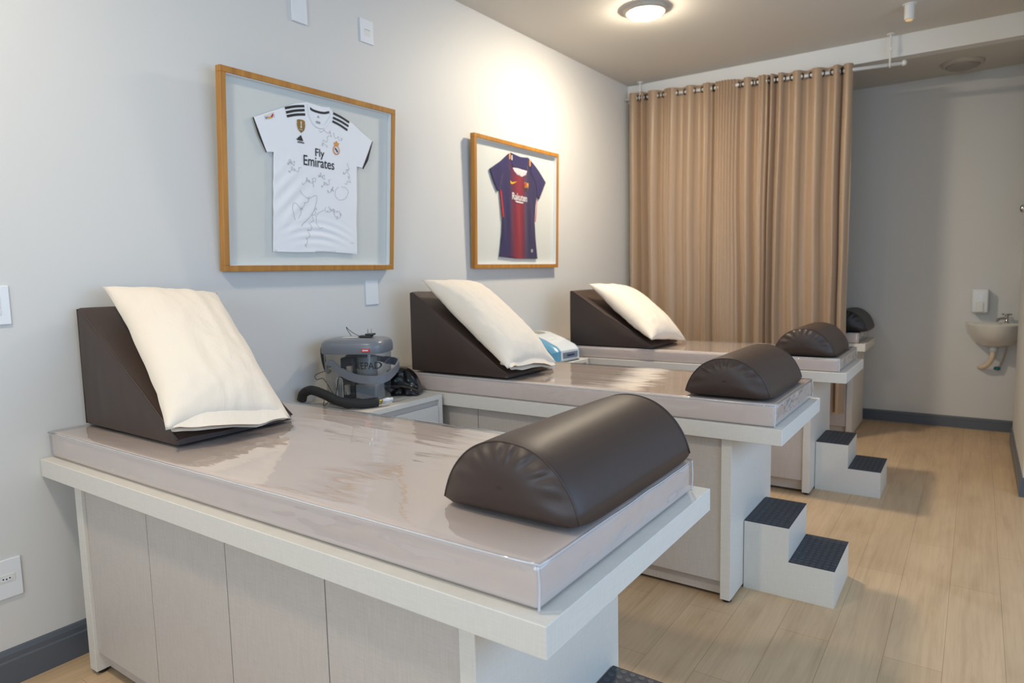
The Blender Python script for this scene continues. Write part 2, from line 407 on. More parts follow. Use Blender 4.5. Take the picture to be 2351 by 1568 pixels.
# ------------------------------------------------------------------ treatment beds
ZT = 0.80
def bed(y0, w, L, th, label, seams=(0.215, 0.645, 1.085, 1.517, 1.957), x_leg=0.165, xr=2.0, depth=0.67):
    t = thing('treatment_bed', label, 'bed', (0, y0, 0), group='built-in laminate treatment beds along the left wall')
    bm = bx(0.003, L, 0, w, ZT-th, ZT, bev=0.0015, seg=1)
    obj('bed_top', bm, M_LAM, t)
    zu = ZT-th
    for x0, x1 in ((x_leg, seams[0]), (seams[4], xr)):
        o = obj('side_panel', bx(x0, x1, 0.04, 0.04+depth, 0.015, zu, bev=0.001, seg=1), M_LAM, t)
        for yy in (0.07, depth):
            f = lathe([(0.017, 0.0), (0.02, 0.004), (0.02, 0.0152)], 16, ((x0+x1)/2, yy, 0)); obj('foot', f, M_FOOT, t)
    obj('cabinet_body', bx(seams[0], seams[4], 0.075, 0.04+depth-0.01, 0.085, zu), M_DOOR, t)
    for a, b in zip(seams[:-1], seams[1:]):
        obj('door_panel', bx(a+0.002, b-0.002, 0.052, 0.073, 0.088, zu-0.003, bev=0.001, seg=1), M_DOOR, t)
    obj('toe_kick', bx(seams[0], seams[4], 0.085, 0.10, 0.018, 0.088), M_DOOR, t)
    return t
BEDS = [(0.0, 0.917, 2.2, 0.066), (1.757, 0.778, 2.21, 0.066), (3.405, 0.735, 2.2, 0.062), (5.115, 0.62, 2.09, 0.062)]
BL = ['nearest laminate treatment bed, its full row of cabinet doors facing the camera',
      'laminate treatment bed second from the camera, standing between the two bedside cabinets',
      'laminate treatment bed standing just in front of the tan curtain',
      'laminate treatment bed mostly hidden behind the tan curtain, only its foot end showing']
for (y0, w, L, th), lb in zip(BEDS, BL): bed(y0, w, L, th, lb)

def mattress(y0, x1, w, h, label, amp, seed, wr=1.0, x0=0.004):
    L = x1-x0
    o = thing('mattress', label, 'mattress', (x0, y0, ZT), group='plastic wrapped taupe mattresses on the treatment beds')
    def body(p):
        q = p.copy()
        q.z += 0.0015*nz(p.x*3+seed, p.y*3) if p.z > h*0.5 else 0
        return q
    obj('upholstered_pad', rbox(L-0.008, w-0.008, h-0.006, 0.014, 24, 10, 2, body), M_TAUPE, o, True).location = (0.004, 0.004, 0)
    def cover(p):
        q = p.copy(); u, v, z = p.x, p.y, p.z
        cen = Vector((L/2, w/2, h/2))
        if z > h-0.004:
            # long soft creases running the length of the bed
            a = nz(u*1.3+seed, v*9+0.8*nz(u*2, v*2, seed), seed)
            b = nz(u*3.1+seed, v*26+1.2*nz(u*3, v*3), seed+4)
            edge = min(1, min(u, L-u)/0.06, min(v, w-v)/0.04)
            fade = 0.45+0.55*max(0, min(1, 1.25-u/L*1.0))
            q.z += edge*wr*amp*fade*(max(-0.6, a)*0.0035+abs(b)*0.0022) + 0.0012
        else:
            s = nz(u*5+seed, z*16, v*5); e = min(1, z/0.02)
            k = e*wr*(0.006*max(0, s)+0.0045*abs(nz(u*11, z*34+seed, v*11)))+0.006*max(0, wr-1)*5*math.sin(PI*min(1, z/h))*max(0, 0.55-u/L)*(1+math.sin(u*7+z*30))
            if v < 0.004: q.y -= k
            elif v > w-0.004: q.y += k
            if u > L-0.004: q.x += k
        return q
    obj('plastic_cover', rbox(L, w, h, 0.012, 150, 64, 9, cover), M_FILM, o, True, 'clear wrinkled plastic cover')
    # clear welded edges around the top and down the corners
    def ring(z, r):
        e = 0.003; P = []
        for a, b in (((e, -e*0.3), (L-e, -e*0.3)), ((L+e*0.3, e), (L+e*0.3, w-e)), ((L-e, w), (e, w))):
            n = 26
            for i in range(n):
                x = a[0]+(b[0]-a[0])*i/n; y = a[1]+(b[1]-a[1])*i/n
                P.append((x, y, z+0.0022*nz(x*9+seed, y*9)))
        return tube(P, r, 6, smooth=False)
    obj('clear_piping', ring(h-0.004, 0.0032), M_SEAM, o, True)
    for yy in (-0.001, w+0.001):
        obj('corner_weld', tube([(L-0.001, yy, 0.004), (L+0.001, yy, h*0.5), (L-0.001, yy, h-0.004)], 0.0032, 6), M_SEAM, o, True)
    return o
mattress(0.034, 2.165, 0.826, 0.098, 'nearest taupe mattress in wrinkled clear plastic, under the big brown half-round cushion', 0.75, 1.7)
mattress(1.775, 2.178, 0.735, 0.097, 'plastic wrapped taupe mattress on the second bed, with sagging folds along its side', 0.22, 5.2, 1.2)
mattress(3.420, 2.158, 0.70, 0.085, 'plastic wrapped taupe mattress on the bed in front of the curtain', 0.22, 9.1)
mattress(5.125, 2.035, 0.59, 0.088, 'plastic wrapped mattress whose end pokes out behind the curtain', 0.5, 3.3)

# ------------------------------------------------------------------ cushions
def bolster(x, y, z, half, ln, h, label, m=None, seed=0, rz=0.0):
    m = m or M_BROWN
    o = thing('half_round_cushion', label, 'cushion', (x, y, z), (0, 0, rz), 'half-round vinyl cushions at the feet of the beds')
    n = 56
    def prof(s, grow=1.0):
        """closed outline: arc over the top then flat underside"""
        P = []
        for i in range(n):
            t = -1+2*i/(n-1); zz = h*(1-abs(t)**2.15)**0.60
            P.append((half*t*grow, zz*grow))
        for i in range(1, 14):
            t = 1-2*i/14; P.append((half*t*grow, -0.0 + 0.004*math.sin(PI*i/14)*0))
        return P
    rings = []; NS = 48
    base = prof(0)
    for k in range(NS+1):
        v = -1+2*k/NS
        e = (1-abs(v)**10); r = []
        for i, (a, b) in enumerate(base):
            bulge = 1+0.012*e-0.018*abs(v)**14
            lift = 0.010*abs(v)**6*abs(a/half)**3
            w = 0.0025*nz(a*12+seed, v*3, b*12)*(abs(v)**3)
            r.append((a*(bulge+w*3), v*ln/2, max(0.0015, b*(bulge+w*4)) if i >= n or b > 0.002 else lift+0.0015))
        rings.append(r)
    bm = loft(rings, False, False); obj('cushion_body', bm, m, o, True)
    # gathered end caps, one each
    for sg in (-1, 1):
        R = []; src = rings[0] if sg < 0 else rings[-1]; cx, cz = 0.0, h*0.42
        steps = 14
        for k in range(steps+1):
            f = k/steps; rr = []
            for i, (a, yv, b) in enumerate(src):
                sc = 1-f; px = cx+(a-cx)*sc; pz = cz+(b-cz)*sc
                out = 0.030*(1-sc**3)
                ang = math.atan2(b-cz, a)
                pk = 0.0042*math.sin(ang*15+2.2*nz(ang*3+seed, sg))*math.exp(-((f-0.16)/0.16)**2)*(1 if b > 0.01 else 0.2)
                rr.append((px, yv+sg*(out+pk*(1 if k else 0)), pz))
            R.append(rr)
        obj('gathered_end', loft(R, False, True), m, o, True)
        arc = [(a*1.004, yv-sg*0.001, b+0.001) for a, yv, b in src[:n]]
        obj('seam_piping', tube(arc, 0.0026, 6, smooth=False), m, o, True)
    return o
ZM = 0.903
bolster(1.974, 0.185+0.345, ZM, 0.187, 0.655, 0.170, 'largest and nearest dark brown half-round cushion, on the foot of the front mattress', seed=1)
bolster(1.968, 1.80+0.32, ZM, 0.180, 0.60, 0.165, 'dark brown half-round cushion on the foot of the second mattress', seed=4)
bolster(1.945, 3.44+0.29, 0.889, 0.180, 0.55, 0.170, 'dark brown half-round cushion at the foot of the bed by the curtain', seed=8)
B4 = bolster(1.925, 5.15+0.28, 0.892, 0.165, 0.52, 0.175, 'nearly black half-round cushion half hidden behind the curtain edge', M_BLACKV, seed=12)

def wedge(x, y, w, L, h, label, seed=0, z=ZM):
    o = thing('wedge_cushion', label, 'cushion', (x, y, z), group='dark brown vinyl wedge cushions at the heads of the beds')
    def fn(p):
        u, v, t = p.x/L, p.y/w, p.z/h
        top = 0.018/h + (1-0.018/h)*(1-max(0, (u-0.035))/(1-0.035))
        q = Vector((p.x, p.y, p.z*top))
        sd = (-1 if v < 0.5 else 1)*abs(2*v-1)**3
        q.y += sd*0.010*math.sin(PI*min(1, u*1.02))*math.sin(PI*min(1, t))
        q.y += sd*0.0028*nz(p.x*16+seed, p.z*3, v*3)*(math.sin(PI*t))
        if t > 0.97: q.z += 0.006*math.sin(PI*u)*math.sin(PI*v) + 0.004*nz(u*5+seed, v*4)
        if u < 0.02: q.x += 0.004*nz(v*6, t*6, seed)
        return q
    obj('wedge_body', rbox(L, w, h, 0.012, 46, 22, 22, fn), M_BROWN, o, True)
    for yy in (0.002, w-0.002):
        sg = -1 if yy < 0.1 else 1
        P = [(0.004, yy, 0.004), (0.004, yy, h*0.5), (0.006, yy, h-0.004), (L*0.035, yy, h-0.004)] + \
            [(L*(0.035+0.965*k/12), yy, 0.020+(h-0.024)*(1-k/12)+0.0025*math.sin(k)) for k in range(1, 13)]
        obj('edge_piping', tube(P, 0.0035, 6, smooth=False), M_BROWN, o, True)
    return o
wedge(0.025, 0.155, 0.452, 0.655, 0.445, 'dark brown wedge cushion on the nearest bed, its tall back against the wall', 2)
wedge(0.185, 1.80, 0.46, 0.665, 0.445, 'dark brown wedge cushion on the second bed, beside the machine with the black hose', 6)
wedge(0.285, 3.44, 0.50, 0.66, 0.41, 'dark brown wedge cushion on the bed in front of the curtain', 10, z=0.889)

def pillow(c, w, l, t, pitch, yaw, roll, label, seed=0, hem=True):
    """local X runs down the slope, Y across, Z out of it"""
    o = thing('pillow', label, 'pillow', c, group='cream cotton pillows leaning on the wedge cushions')
    o.rotation_euler = (Matrix.Rotation(pitch, 3, 'Y') @ Matrix.Rotation(yaw, 3, 'Z') @ Matrix.Rotation(roll, 3, 'X')).to_euler()
    n, k = 60, 44; V = []; F = []; idx = {}
    def pt(i, j, s):
        u = -1+2*i/n; v = -1+2*j/k
        x = l/2*u*(1-0.035*(1-v*v)*abs(u)**3); y = w/2*v*(1-0.05*(1-abs(u)**2.5)*abs(v)**3)
        th = (max(0, 1-abs(u)**3.2)**0.55)*(max(0, 1-abs(v)**3.0)**0.55)
        z = s*t/2*th*(1.25 if s > 0 else 0.72)
        wr = 0.006*nz(u*2.3+seed, v*5.0, s)+0.003*nz(u*9, v*6+seed, s)+0.006*nz(u*3, v*11+seed)*abs(v)**4*0.8+0.006*nz(u*10+seed, v*3)*abs(u)**4
        ed = min(1, (1-abs(u))*9, (1-abs(v))*9)
        ears = 0.035*max(0, abs(u)+abs(v)-1.55)
        return (x+math.copysign(ears, u), y+math.copysign(ears, v)+0.004*nz(u*4, seed)*abs(v)**3, z+wr*ed+0.010*nz(u*2, v*2, seed)*(1-ed)*0.5)
    for s in (1, -1):
        for i in range(n+1):
            for j in range(k+1):
                if s < 0 and (i in (0, n) or j in (0, k)): idx[s, i, j] = idx[1, i, j]; continue
                idx[s, i, j] = len(V); V.append(pt(i, j, s))
        for i in range(n):
            for j in range(k):
                q = (idx[s, i, j], idx[s, i+1, j], idx[s, i+1, j+1], idx[s, i, j+1]); F.append(q if s > 0 else q[::-1])
    obj('pillow_body', mesh_from(V, F), M_CREAM, o, True)
    if hem:
        m = 72; rings = []
        for r in range(9):
            f = r/8; x = l/2*(0.86+0.19*f); rg = []
            for a in range(m):
                ang = 2*PI*a/m; cy = math.cos(ang); sz = math.sin(ang)
                yy = w/2*math.copysign(abs(cy)**0.35, cy)*(0.985-0.01*math.sin(f*PI))
                g = 0.030*(1-f)**1.5+0.011+0.008*nz(a*0.13, seed, f)*f
                wav = 0.013*f*math.sin(yy*26+seed)+0.010*f*nz(yy*14+seed, f)
                rg.append((x+0.016*f*nz(yy*9+seed, sz)-0.012*f*(1 if sz > 0 else 0)*math.cos(yy*8+seed), yy, g*math.copysign(abs(sz)**0.6, sz)+wav*0.6))
            rings.append(rg)
        obj('pillowcase_opening', loft(rings, False, False), M_CREAM, o, True, 'open loose hem of the pillowcase')
    return o
PA = math.atan2(0.44, 0.62)
pillow((0.437, 0.376, 1.180), 0.405, 0.765, 0.165, PA, -0.165, 0.0, 'large cream pillow with an open hem on the nearest wedge cushion', 3)
pillow((0.597, 1.992, 1.177), 0.395, 0.75, 0.17, PA, -0.105, 0.0, 'cream pillow with a pointed top corner on the wedge of the second bed', 7)
pillow((0.731, 3.680, 1.127), 0.47, 0.655, 0.17, PA, -0.17, 0.0, 'plump cream pillow on the wedge cushion nearest the curtain', 11, hem=False)

# ------------------------------------------------------------------ step stools
def stool(x, y0, w, label):
    t = thing('step_stool', label, 'step stool', (x, y0, 0), group='two-step laminate stools at the ends of the beds')
    a, b, h1, h2 = 0.190, 0.375, 0.3125, 0.162
    prof = [(0, 0), (b, 0), (b, h2), (a, h2), (a, h1), (0, h1)]
    bm = loft([[(px, yy, pz) for px, pz in prof] for yy in (0, w)]); bmesh.ops.recalc_face_normals(bm, faces=bm.faces)
    obj('step_body', bm, M_LAM, t)
    for x0, x1, z in ((0.002, a, h1), (a+0.001, b, h2)):
        r = obj('rubber_tread', bx(x0, x1, 0, w, z, z+0.003), M_RUB, t, label='dark rubber tread with round studs')
        s = bmesh.new(); nx = 7; ny = 13
        for i in range(nx):
            for j in range(ny):
                cx = x0+(i+0.5)*(x1-x0)/nx; cy = (j+0.5)*w/ny
                lathe([(0.0095, z+0.003), (0.0085, z+0.0042), (0.0, z+0.0043)][:2], 12, (cx, cy, 0), s, (False, True))
        q = obj('studs', s, M_STUD, r); q['kind'] = 'stuff'
    return t
stool(2.003, 0.300, 0.364, 'nearest step stool, only a dark corner of its studded tread in view')
stool(2.003, 1.992, 0.368, 'step stool at the end of the second bed, the one seen largest')
stool(2.003, 3.612, 0.364, 'step stool at the end of the bed by the curtain, the farthest one')

# ------------------------------------------------------------------ bedside cabinets
def bedside(y0, w, d, label, h=0.80):
    t = thing('bedside_cabinet', label, 'cabinet', (0.018, y0, 0), group='low laminate bedside cabinets between the beds')
    d -= 0.018
    obj('cabinet_top', bx(0, d, 0, w, h-0.026, h, bev=0.001, seg=1), M_LAM, t)
    obj('side_panel', bx(0, d, 0, 0.026, 0.0, h-0.026), M_LAM, t); obj('side_panel', bx(0, d, w-0.026, w, 0.0, h-0.026), M_LAM, t)
    obj('carcass', bx(0, d-0.022, 0.026, w-0.026, 0.06, h-0.028), M_DOOR, t)
    zz = [(h-0.245, h-0.058), (h-0.435, h-0.250), (0.07, h-0.440)]
    for a, b in zz: obj('drawer_front', bx(d-0.020, d-0.003, 0.029, w-0.029, a, b, bev=0.001, seg=1), M_LAM, t)
    obj('toe_kick', bx(0.02, d-0.04, 0.026, w-0.026, 0.0, 0.06), M_DOOR, t)
    return t
bedside(1.120, 0.612, 0.462, 'bedside cabinet between the first and second beds, carrying the cold therapy machine')
bedside(2.760, 0.620, 0.470, 'bedside cabinet between the second and third beds, carrying the blue and white device')

# ------------------------------------------------------------------ cold therapy machine
MX, MY, MR = 0.222, 1.365, math.radians(26)
mch = thing('cold_therapy_machine', 'clear tank cold therapy machine with a grey lid on the bedside cabinet', 'medical device', (MX, MY, 0.80), (0, 0, MR))
def sq(hx, hy, z, n=64, p=4.2, dx=0, dy=0):
    P = []
    for i in range(n):
        a = 2*PI*i/n; c, s = math.cos(a), math.sin(a)
        P.append((dx+hx*math.copysign(abs(c)**(2/p), c), dy+hy*math.copysign(abs(s)**(2/p), s), z))
    return P
TH = 0.262
tank = loft([sq(0.140, 0.106, 0.004), sq(0.148, 0.112, 0.012), sq(0.153, 0.116, 0.14), sq(0.158, 0.120, TH)], True, False)
tk = obj('water_tank', tank, M_TANK, mch, True, 'clear plastic tank')
lid = loft([sq(0.164, 0.126, TH-0.002), sq(0.167, 0.129, TH+0.004), sq(0.167, 0.129, TH+0.034), sq(0.163, 0.125, TH+0.050), sq(0.152, 0.114, TH+0.062),
            sq(0.132, 0.095, TH+0.069), sq(0.07, 0.05, TH+0.071)], True, True)
ld = smart(obj('lid', lid, M_GREY, mch), 50)
obj('lid_sticker', mesh_from([(-0.075, -0.03, TH+0.0715), (0.012, -0.03, TH+0.0722), (-0.005, 0.02, TH+0.0722), (-0.075, 0.02, TH+0.0715)], [(0, 1, 2, 3)]), M_WHITE, ld)
rl = bmesh.new(); box(rl, 0.070, 0.112, -0.1315, -0.124, TH+0.010, TH+0.026, bev=0.002); obj('red_label', rl, M_LOGORED, ld, label='small red label')
rl = bmesh.new(); box(rl, 0.076, 0.106, -0.1322, -0.130, TH+0.015, TH+0.021); obj('label_mark', rl, M_PRWHITE, ld)
# pump, ice basket and hoses seen through the tank wall
obj('pump_housing', bx(-0.075, 0.000, -0.060, 0.05, 0.012, 0.235, bev=0.010), M_DARKIN, mch)
obj('ice_compartment', bx(0.010, 0.120, -0.080, 0.05, 0.012, 0.100, bev=0.008), M_ICEIN, mch, label='pale ice compartment')
obj('inner_canister', lathe([(0.050, 0.10), (0.052, 0.104), (0.052, 0.235), (0.048, 0.240)], 28, (0.050, -0.01, 0)), M_GREYIN, mch, True)
obj('filter_block', bx(-0.045, -0.022, -0.090, -0.064, 0.050, 0.100, bev=0.003), M_BEIGEIN, mch); obj('filter_block', bx(-0.030, -0.005, -0.088, -0.064, 0.150, 0.195, bev=0.003), M_BEIGEIN, mch)
obj('inner_wiring', tube([(-0.085, -0.08, 0.03), (-0.088, -0.085, 0.12), (-0.075, -0.088, 0.135), (-0.055, -0.088, 0.13), (-0.055, -0.085, 0.03)], 0.0022, 6), M_WHITE, mch, True)
for yv in (-0.117, 0.117):
    h = obj('handle_pivot', lathe([(0.017, 0), (0.018, 0.004), (0.013, 0.012)], 20), M_GREY, mch, True)
    h.matrix_local = Matrix.Translation((-0.105, yv, 0.212)) @ Matrix.Rotation(math.copysign(PI/2, -yv), 4, 'X')
# grey carrying handle swung down round the right side
HP = [(-0.105, -0.128, 0.215), (-0.085, -0.130, 0.217), (-0.045, -0.133, 0.180), (0.01, -0.138, 0.153), (0.07, -0.142, 0.139), (0.13, -0.140, 0.135),
      (0.178, -0.115, 0.140), (0.192, -0.05, 0.153), (0.190, 0.05, 0.173), (0.172, 0.112, 0.190), (0.10, 0.135, 0.200), (0.0, 0.133, 0.215), (-0.105, 0.128, 0.215)]
pts = catmull(HP, 6); rings = []
for i, p in enumerate(pts):
    t = (pts[min(i+1, len(pts)-1)]-pts[max(i-1, 0)]).normalized(); upv = Vector((0, 0, 1))
    o_ = t.cross(upv).normalized(); u_ = o_.cross(t).normalized(); hw = 0.020 if 12 < i < len(pts)-12 else 0.015
    rings.append([p+u_*hw*a+o_*0.0045*b for a, b in ((-1, -1), (1, -1), (1, 1), (-1, 1))])
smart(obj('handle', loft(rings), M_GREY, mch), 40)
def plain_text(body, size, font_scale=(1, 1), align='CENTER', bold=0.0):
    cu = bpy.data.curves.new('t', 'FONT'); cu.body = body; cu.size = size; cu.align_x = align; cu.offset = bold
    ob = bpy.data.objects.new('t', cu); C.objects.link(ob); bpy.context.view_layer.update()
    me = bpy.data.meshes.new_from_object(ob.evaluated_get(bpy.context.evaluated_depsgraph_get()))
    bpy.data.objects.remove(ob); V = [(v.co.x*font_scale[0], v.co.y*font_scale[1]) for v in me.vertices]; F = [tuple(p.vertices) for p in me.polygons]
    bpy.data.meshes.remove(me); return V, F
V, F = plain_text('KEPAD', 0.040, (1.0, 1.25))
def wraptank(x, z):
    """front face of the tank at height z"""
    hx, hy = 0.153+0.005*(z-0.14)/0.122, 0.116+0.004*(z-0.14)/0.122
    t = min(0.999, abs(x/hx)); return -hy*(1-t**4.2)**(1/4.2)-0.0015
obj('brand_lettering', mesh_from([(x+0.092, wraptank(x+0.092, z+0.185), z+0.185) for x, z in V], F), M_JBLACK, mch)
# rear hook of hose on the left of the tank
obj('strap_loop', tube([(-0.160, 0.0, 0.285), (-0.176, 0.0, 0.300), (-0.190, 0.0, 0.27), (-0.188, 0.0, 0.22), (-0.176, 0.0, 0.17), (-0.158, 0.0, 0.15)], 0.012, 10), M_BLACKR, mch, True, 'black rubber loop')

hose = thing('insulated_hose', 'thick black foam covered hose lying in front of the clear tank', 'hose', (0.0, 0.0, 0.80))
HZ = [(0.030, 1.150, 0.026), (0.050, 1.150, 0.062), (0.105, 1.155, 0.082), (0.19, 1.165, 0.066), (0.29, 1.175, 0.038), (0.370, 1.225, 0.027), (0.415, 1.305, 0.026)]
obj('foam_sleeve', tube(HZ, 0.0235, 16), M_BLACKR, hose, True)
e = Vector((0.415, 1.305, 0.026)); dr = Vector((0.40, 0.915, 0)).normalized(); sd = Vector((0.915, -0.4, 0))
for k in (-1, 1):
    a = e+sd*0.008*k+Vector((0, 0, 0.006*k))
    obj('brass_fitting', tube([a-dr*0.003, a+dr*0.022], 0.0065, 10, smooth=False), M_BRASS, hose, True)
    b = a+dr*0.022
    obj('white_connector', tube([b, b+dr*0.014, b+dr*0.016, b+dr*0.034, b+dr*0.036, b+dr*0.052], [0.0085, 0.0085, 0.011, 0.011, 0.0085, 0.010], 12, smooth=False), M_WHITE, hose, True)
def cord(P, label, r=0.0018):
    inv = (Matrix.Translation((MX, MY, 0.80)) @ Matrix.Rotation(MR, 4, 'Z')).inverted()
    return obj('power_cord', tube([inv @ Vector(p) for p in P], r, 6), M_FOOT, mch, True, label)
cord([(0.07, 1.31, 0.965), (0.045, 1.235, 0.945), (0.075, 1.215, 0.925), (0.115, 1.225, 0.930), (0.165, 1.235, 0.865), (0.20, 1.225, 0.855), (0.225, 1.225, 0.93),
      (0.262, 1.205, 0.955), (0.30, 1.21, 0.93)], 'thin black cord looping over the left side of the clear tank')
cord([(0.27, 1.23, 0.875), (0.29, 1.225, 0.860), (0.345, 1.235, 0.850), (0.375, 1.27, 0.835), (0.385, 1.30, 0.812), (0.345, 1.245, 0.8055), (0.31, 1.19, 0.8055), (0.28, 1.17, 0.84), (0.265, 1.155, 0.86),
      (0.235, 1.14, 0.83), (0.20, 1.145, 0.8055), (0.21, 1.135, 0.8055), (0.205, 1.150, 0.845)], 'thin black cord tangled over the foam hose')
ad = thing('power_adapter', 'small black plug adapter lying on the grey lid with its prongs up', 'adapter', (MX+0.02, MY+0.0, 0.80+TH+0.0725), (0, 0, MR+0.1))
obj('adapter_body', bx(0.0, 0.065, -0.022, 0.022, 0, 0.010, bev=0.003), M_FOOT, ad); obj('adapter_plug', bx(0.032, 0.078, -0.02, 0.02, 0.010, 0.019, bev=0.003), M_FOOT, ad)
for k in (-1, 1): obj('prong', bx(0.050+0.009*k, 0.053+0.009*k, -0.003, 0.003, 0.019, 0.042), M_CHROME, ad)
obj('adapter_cord', tube([(0.0, 0, 0.005), (-0.03, 0.0, 0.020), (-0.06, 0.01, 0.040), (-0.072, 0.015, 0.052), (-0.068, 0.02, 0.035), (-0.05, 0.02, 0.006)], 0.0016, 6), M_FOOT, ad, True)
# black therapy pad folded to the right of the machine
pad = thing('therapy_pad', 'folded shiny black therapy pad leaning behind the right side of the clear tank', 'therapy pad', (0.262, 1.622, 0.80), (0, 0, math.radians(30)))
def padfn(p):
    u, v, t = p.x/0.23-0.5, p.y/0.15-0.5, p.z/0.15
    q = Vector((p.x-0.115, p.y-0.075, p.z*(0.18+0.82*math.sqrt(max(0, 1-(1.9*u)**2))) if p.z > 0 else 0))
    q.x *= 1-0.10*t; q.y = q.y*(1-0.55*t)+0.01*nz(u*6, t*5); return q
obj('pad_body', rbox(0.23, 0.15, 0.15, 0.02, 20, 14, 14, padfn), M_BLACKG, pad, True)
obj('pad_binding', tube([(-0.112, -0.072, 0.03), (-0.06, -0.078, 0.05), (0.0, -0.08, 0.058), (0.06, -0.078, 0.05), (0.112, -0.070, 0.03)], 0.006, 8), M_BROWN, pad, True)

# ------------------------------------------------------------------ blue and white device
dv = thing('electrotherapy_device', 'white and sky blue desktop therapy device on the far bedside cabinet', 'medical device', (0.238, 3.185, 0.80), (0, 0, math.radians(84)))
dv.scale = (1.25, 1.25, 1.3)
def devprof(hx0, z_add=0.0):
    return [(-0.16, 0.012), (-0.15, 0.0), (0.15, 0.0), (0.165, 0.010), (0.162, 0.062), (0.135, 0.085), (0.05, 0.118), (-0.05, 0.148), (-0.12, 0.152), (-0.155, 0.135), (-0.165, 0.07)]
def slab(y0, y1, sc0, sc1, n=6):
    R = []
    for i in range(n+1):
        f = i/n; s = sc0+(sc1-sc0)*math.sin(f*PI/2) if sc0 < sc1 else sc0+(sc1-sc0)*(1-math.cos(f*PI/2))
        R.append([(y0+(y1-y0)*f, -px*s, 0.004+pz*s) for px, pz in devprof(0)])
    bm = loft(R); bmesh.ops.recalc_face_normals(bm, faces=bm.faces); return bm
smart(obj('white_shell', slab(-0.085, 0.085, 1.0, 1.0001), M_DEVW, dv), 30)
smart(obj('blue_side', slab(-0.135, -0.085, 0.80, 0.985), M_DEVB, dv), 30)
smart(obj('blue_side', slab(0.085, 0.135, 0.985, 0.80), M_DEVB, dv), 30)
def on_top(u, v, lift=0.0015):
    """u across, v 0 at the front edge to 1 at the back on the sloping top"""
    P = [(0.135, 0.085), (0.05, 0.118), (-0.05, 0.148), (-0.12, 0.152)]; t = v*3; i = min(2, int(t)); f = t-i
    return (u, -(P[i][0]+(P[i+1][0]-P[i][0])*f), 0.004+P[i][1]+(P[i+1][1]-P[i][1])*f+lift)
def patch(u0, u1, v0, v1, m, name, lab=None):
    n = 6; V = []; F = []
    for i in range(n+1):
        for j in range(2): V.append(on_top(u0+(u1-u0)*j, v0+(v1-v0)*i/n))
    for i in range(n): F.append((2*i, 2*i+1, 2*i+3, 2*i+2))
    obj(name, mesh_from(V, F), m, dv, label=lab)
patch(-0.04, 0.035, 0.62, 0.92, M_LCD, 'display_screen', 'small olive display')
for k in range(3): patch(-0.05+0.035*k, -0.03+0.035*k, 0.30, 0.38, M_SPACER, 'button')
obj('control_strip', bx(-0.07, 0.07, -0.1675, -0.163, 0.022, 0.056, bev=0.002), M_DEVG, dv)
obj('maker_mark', bx(-0.035, 0.035, -0.1685, -0.167, 0.034, 0.044), M_NAVYP, dv)
for sx in (-0.07, 0.07):
    for sy in (-0.12, 0.12): obj('foot', lathe([(0.01, 0), (0.01, 0.0045)], 12, (sx, sy, 0)), M_FOOT, dv)

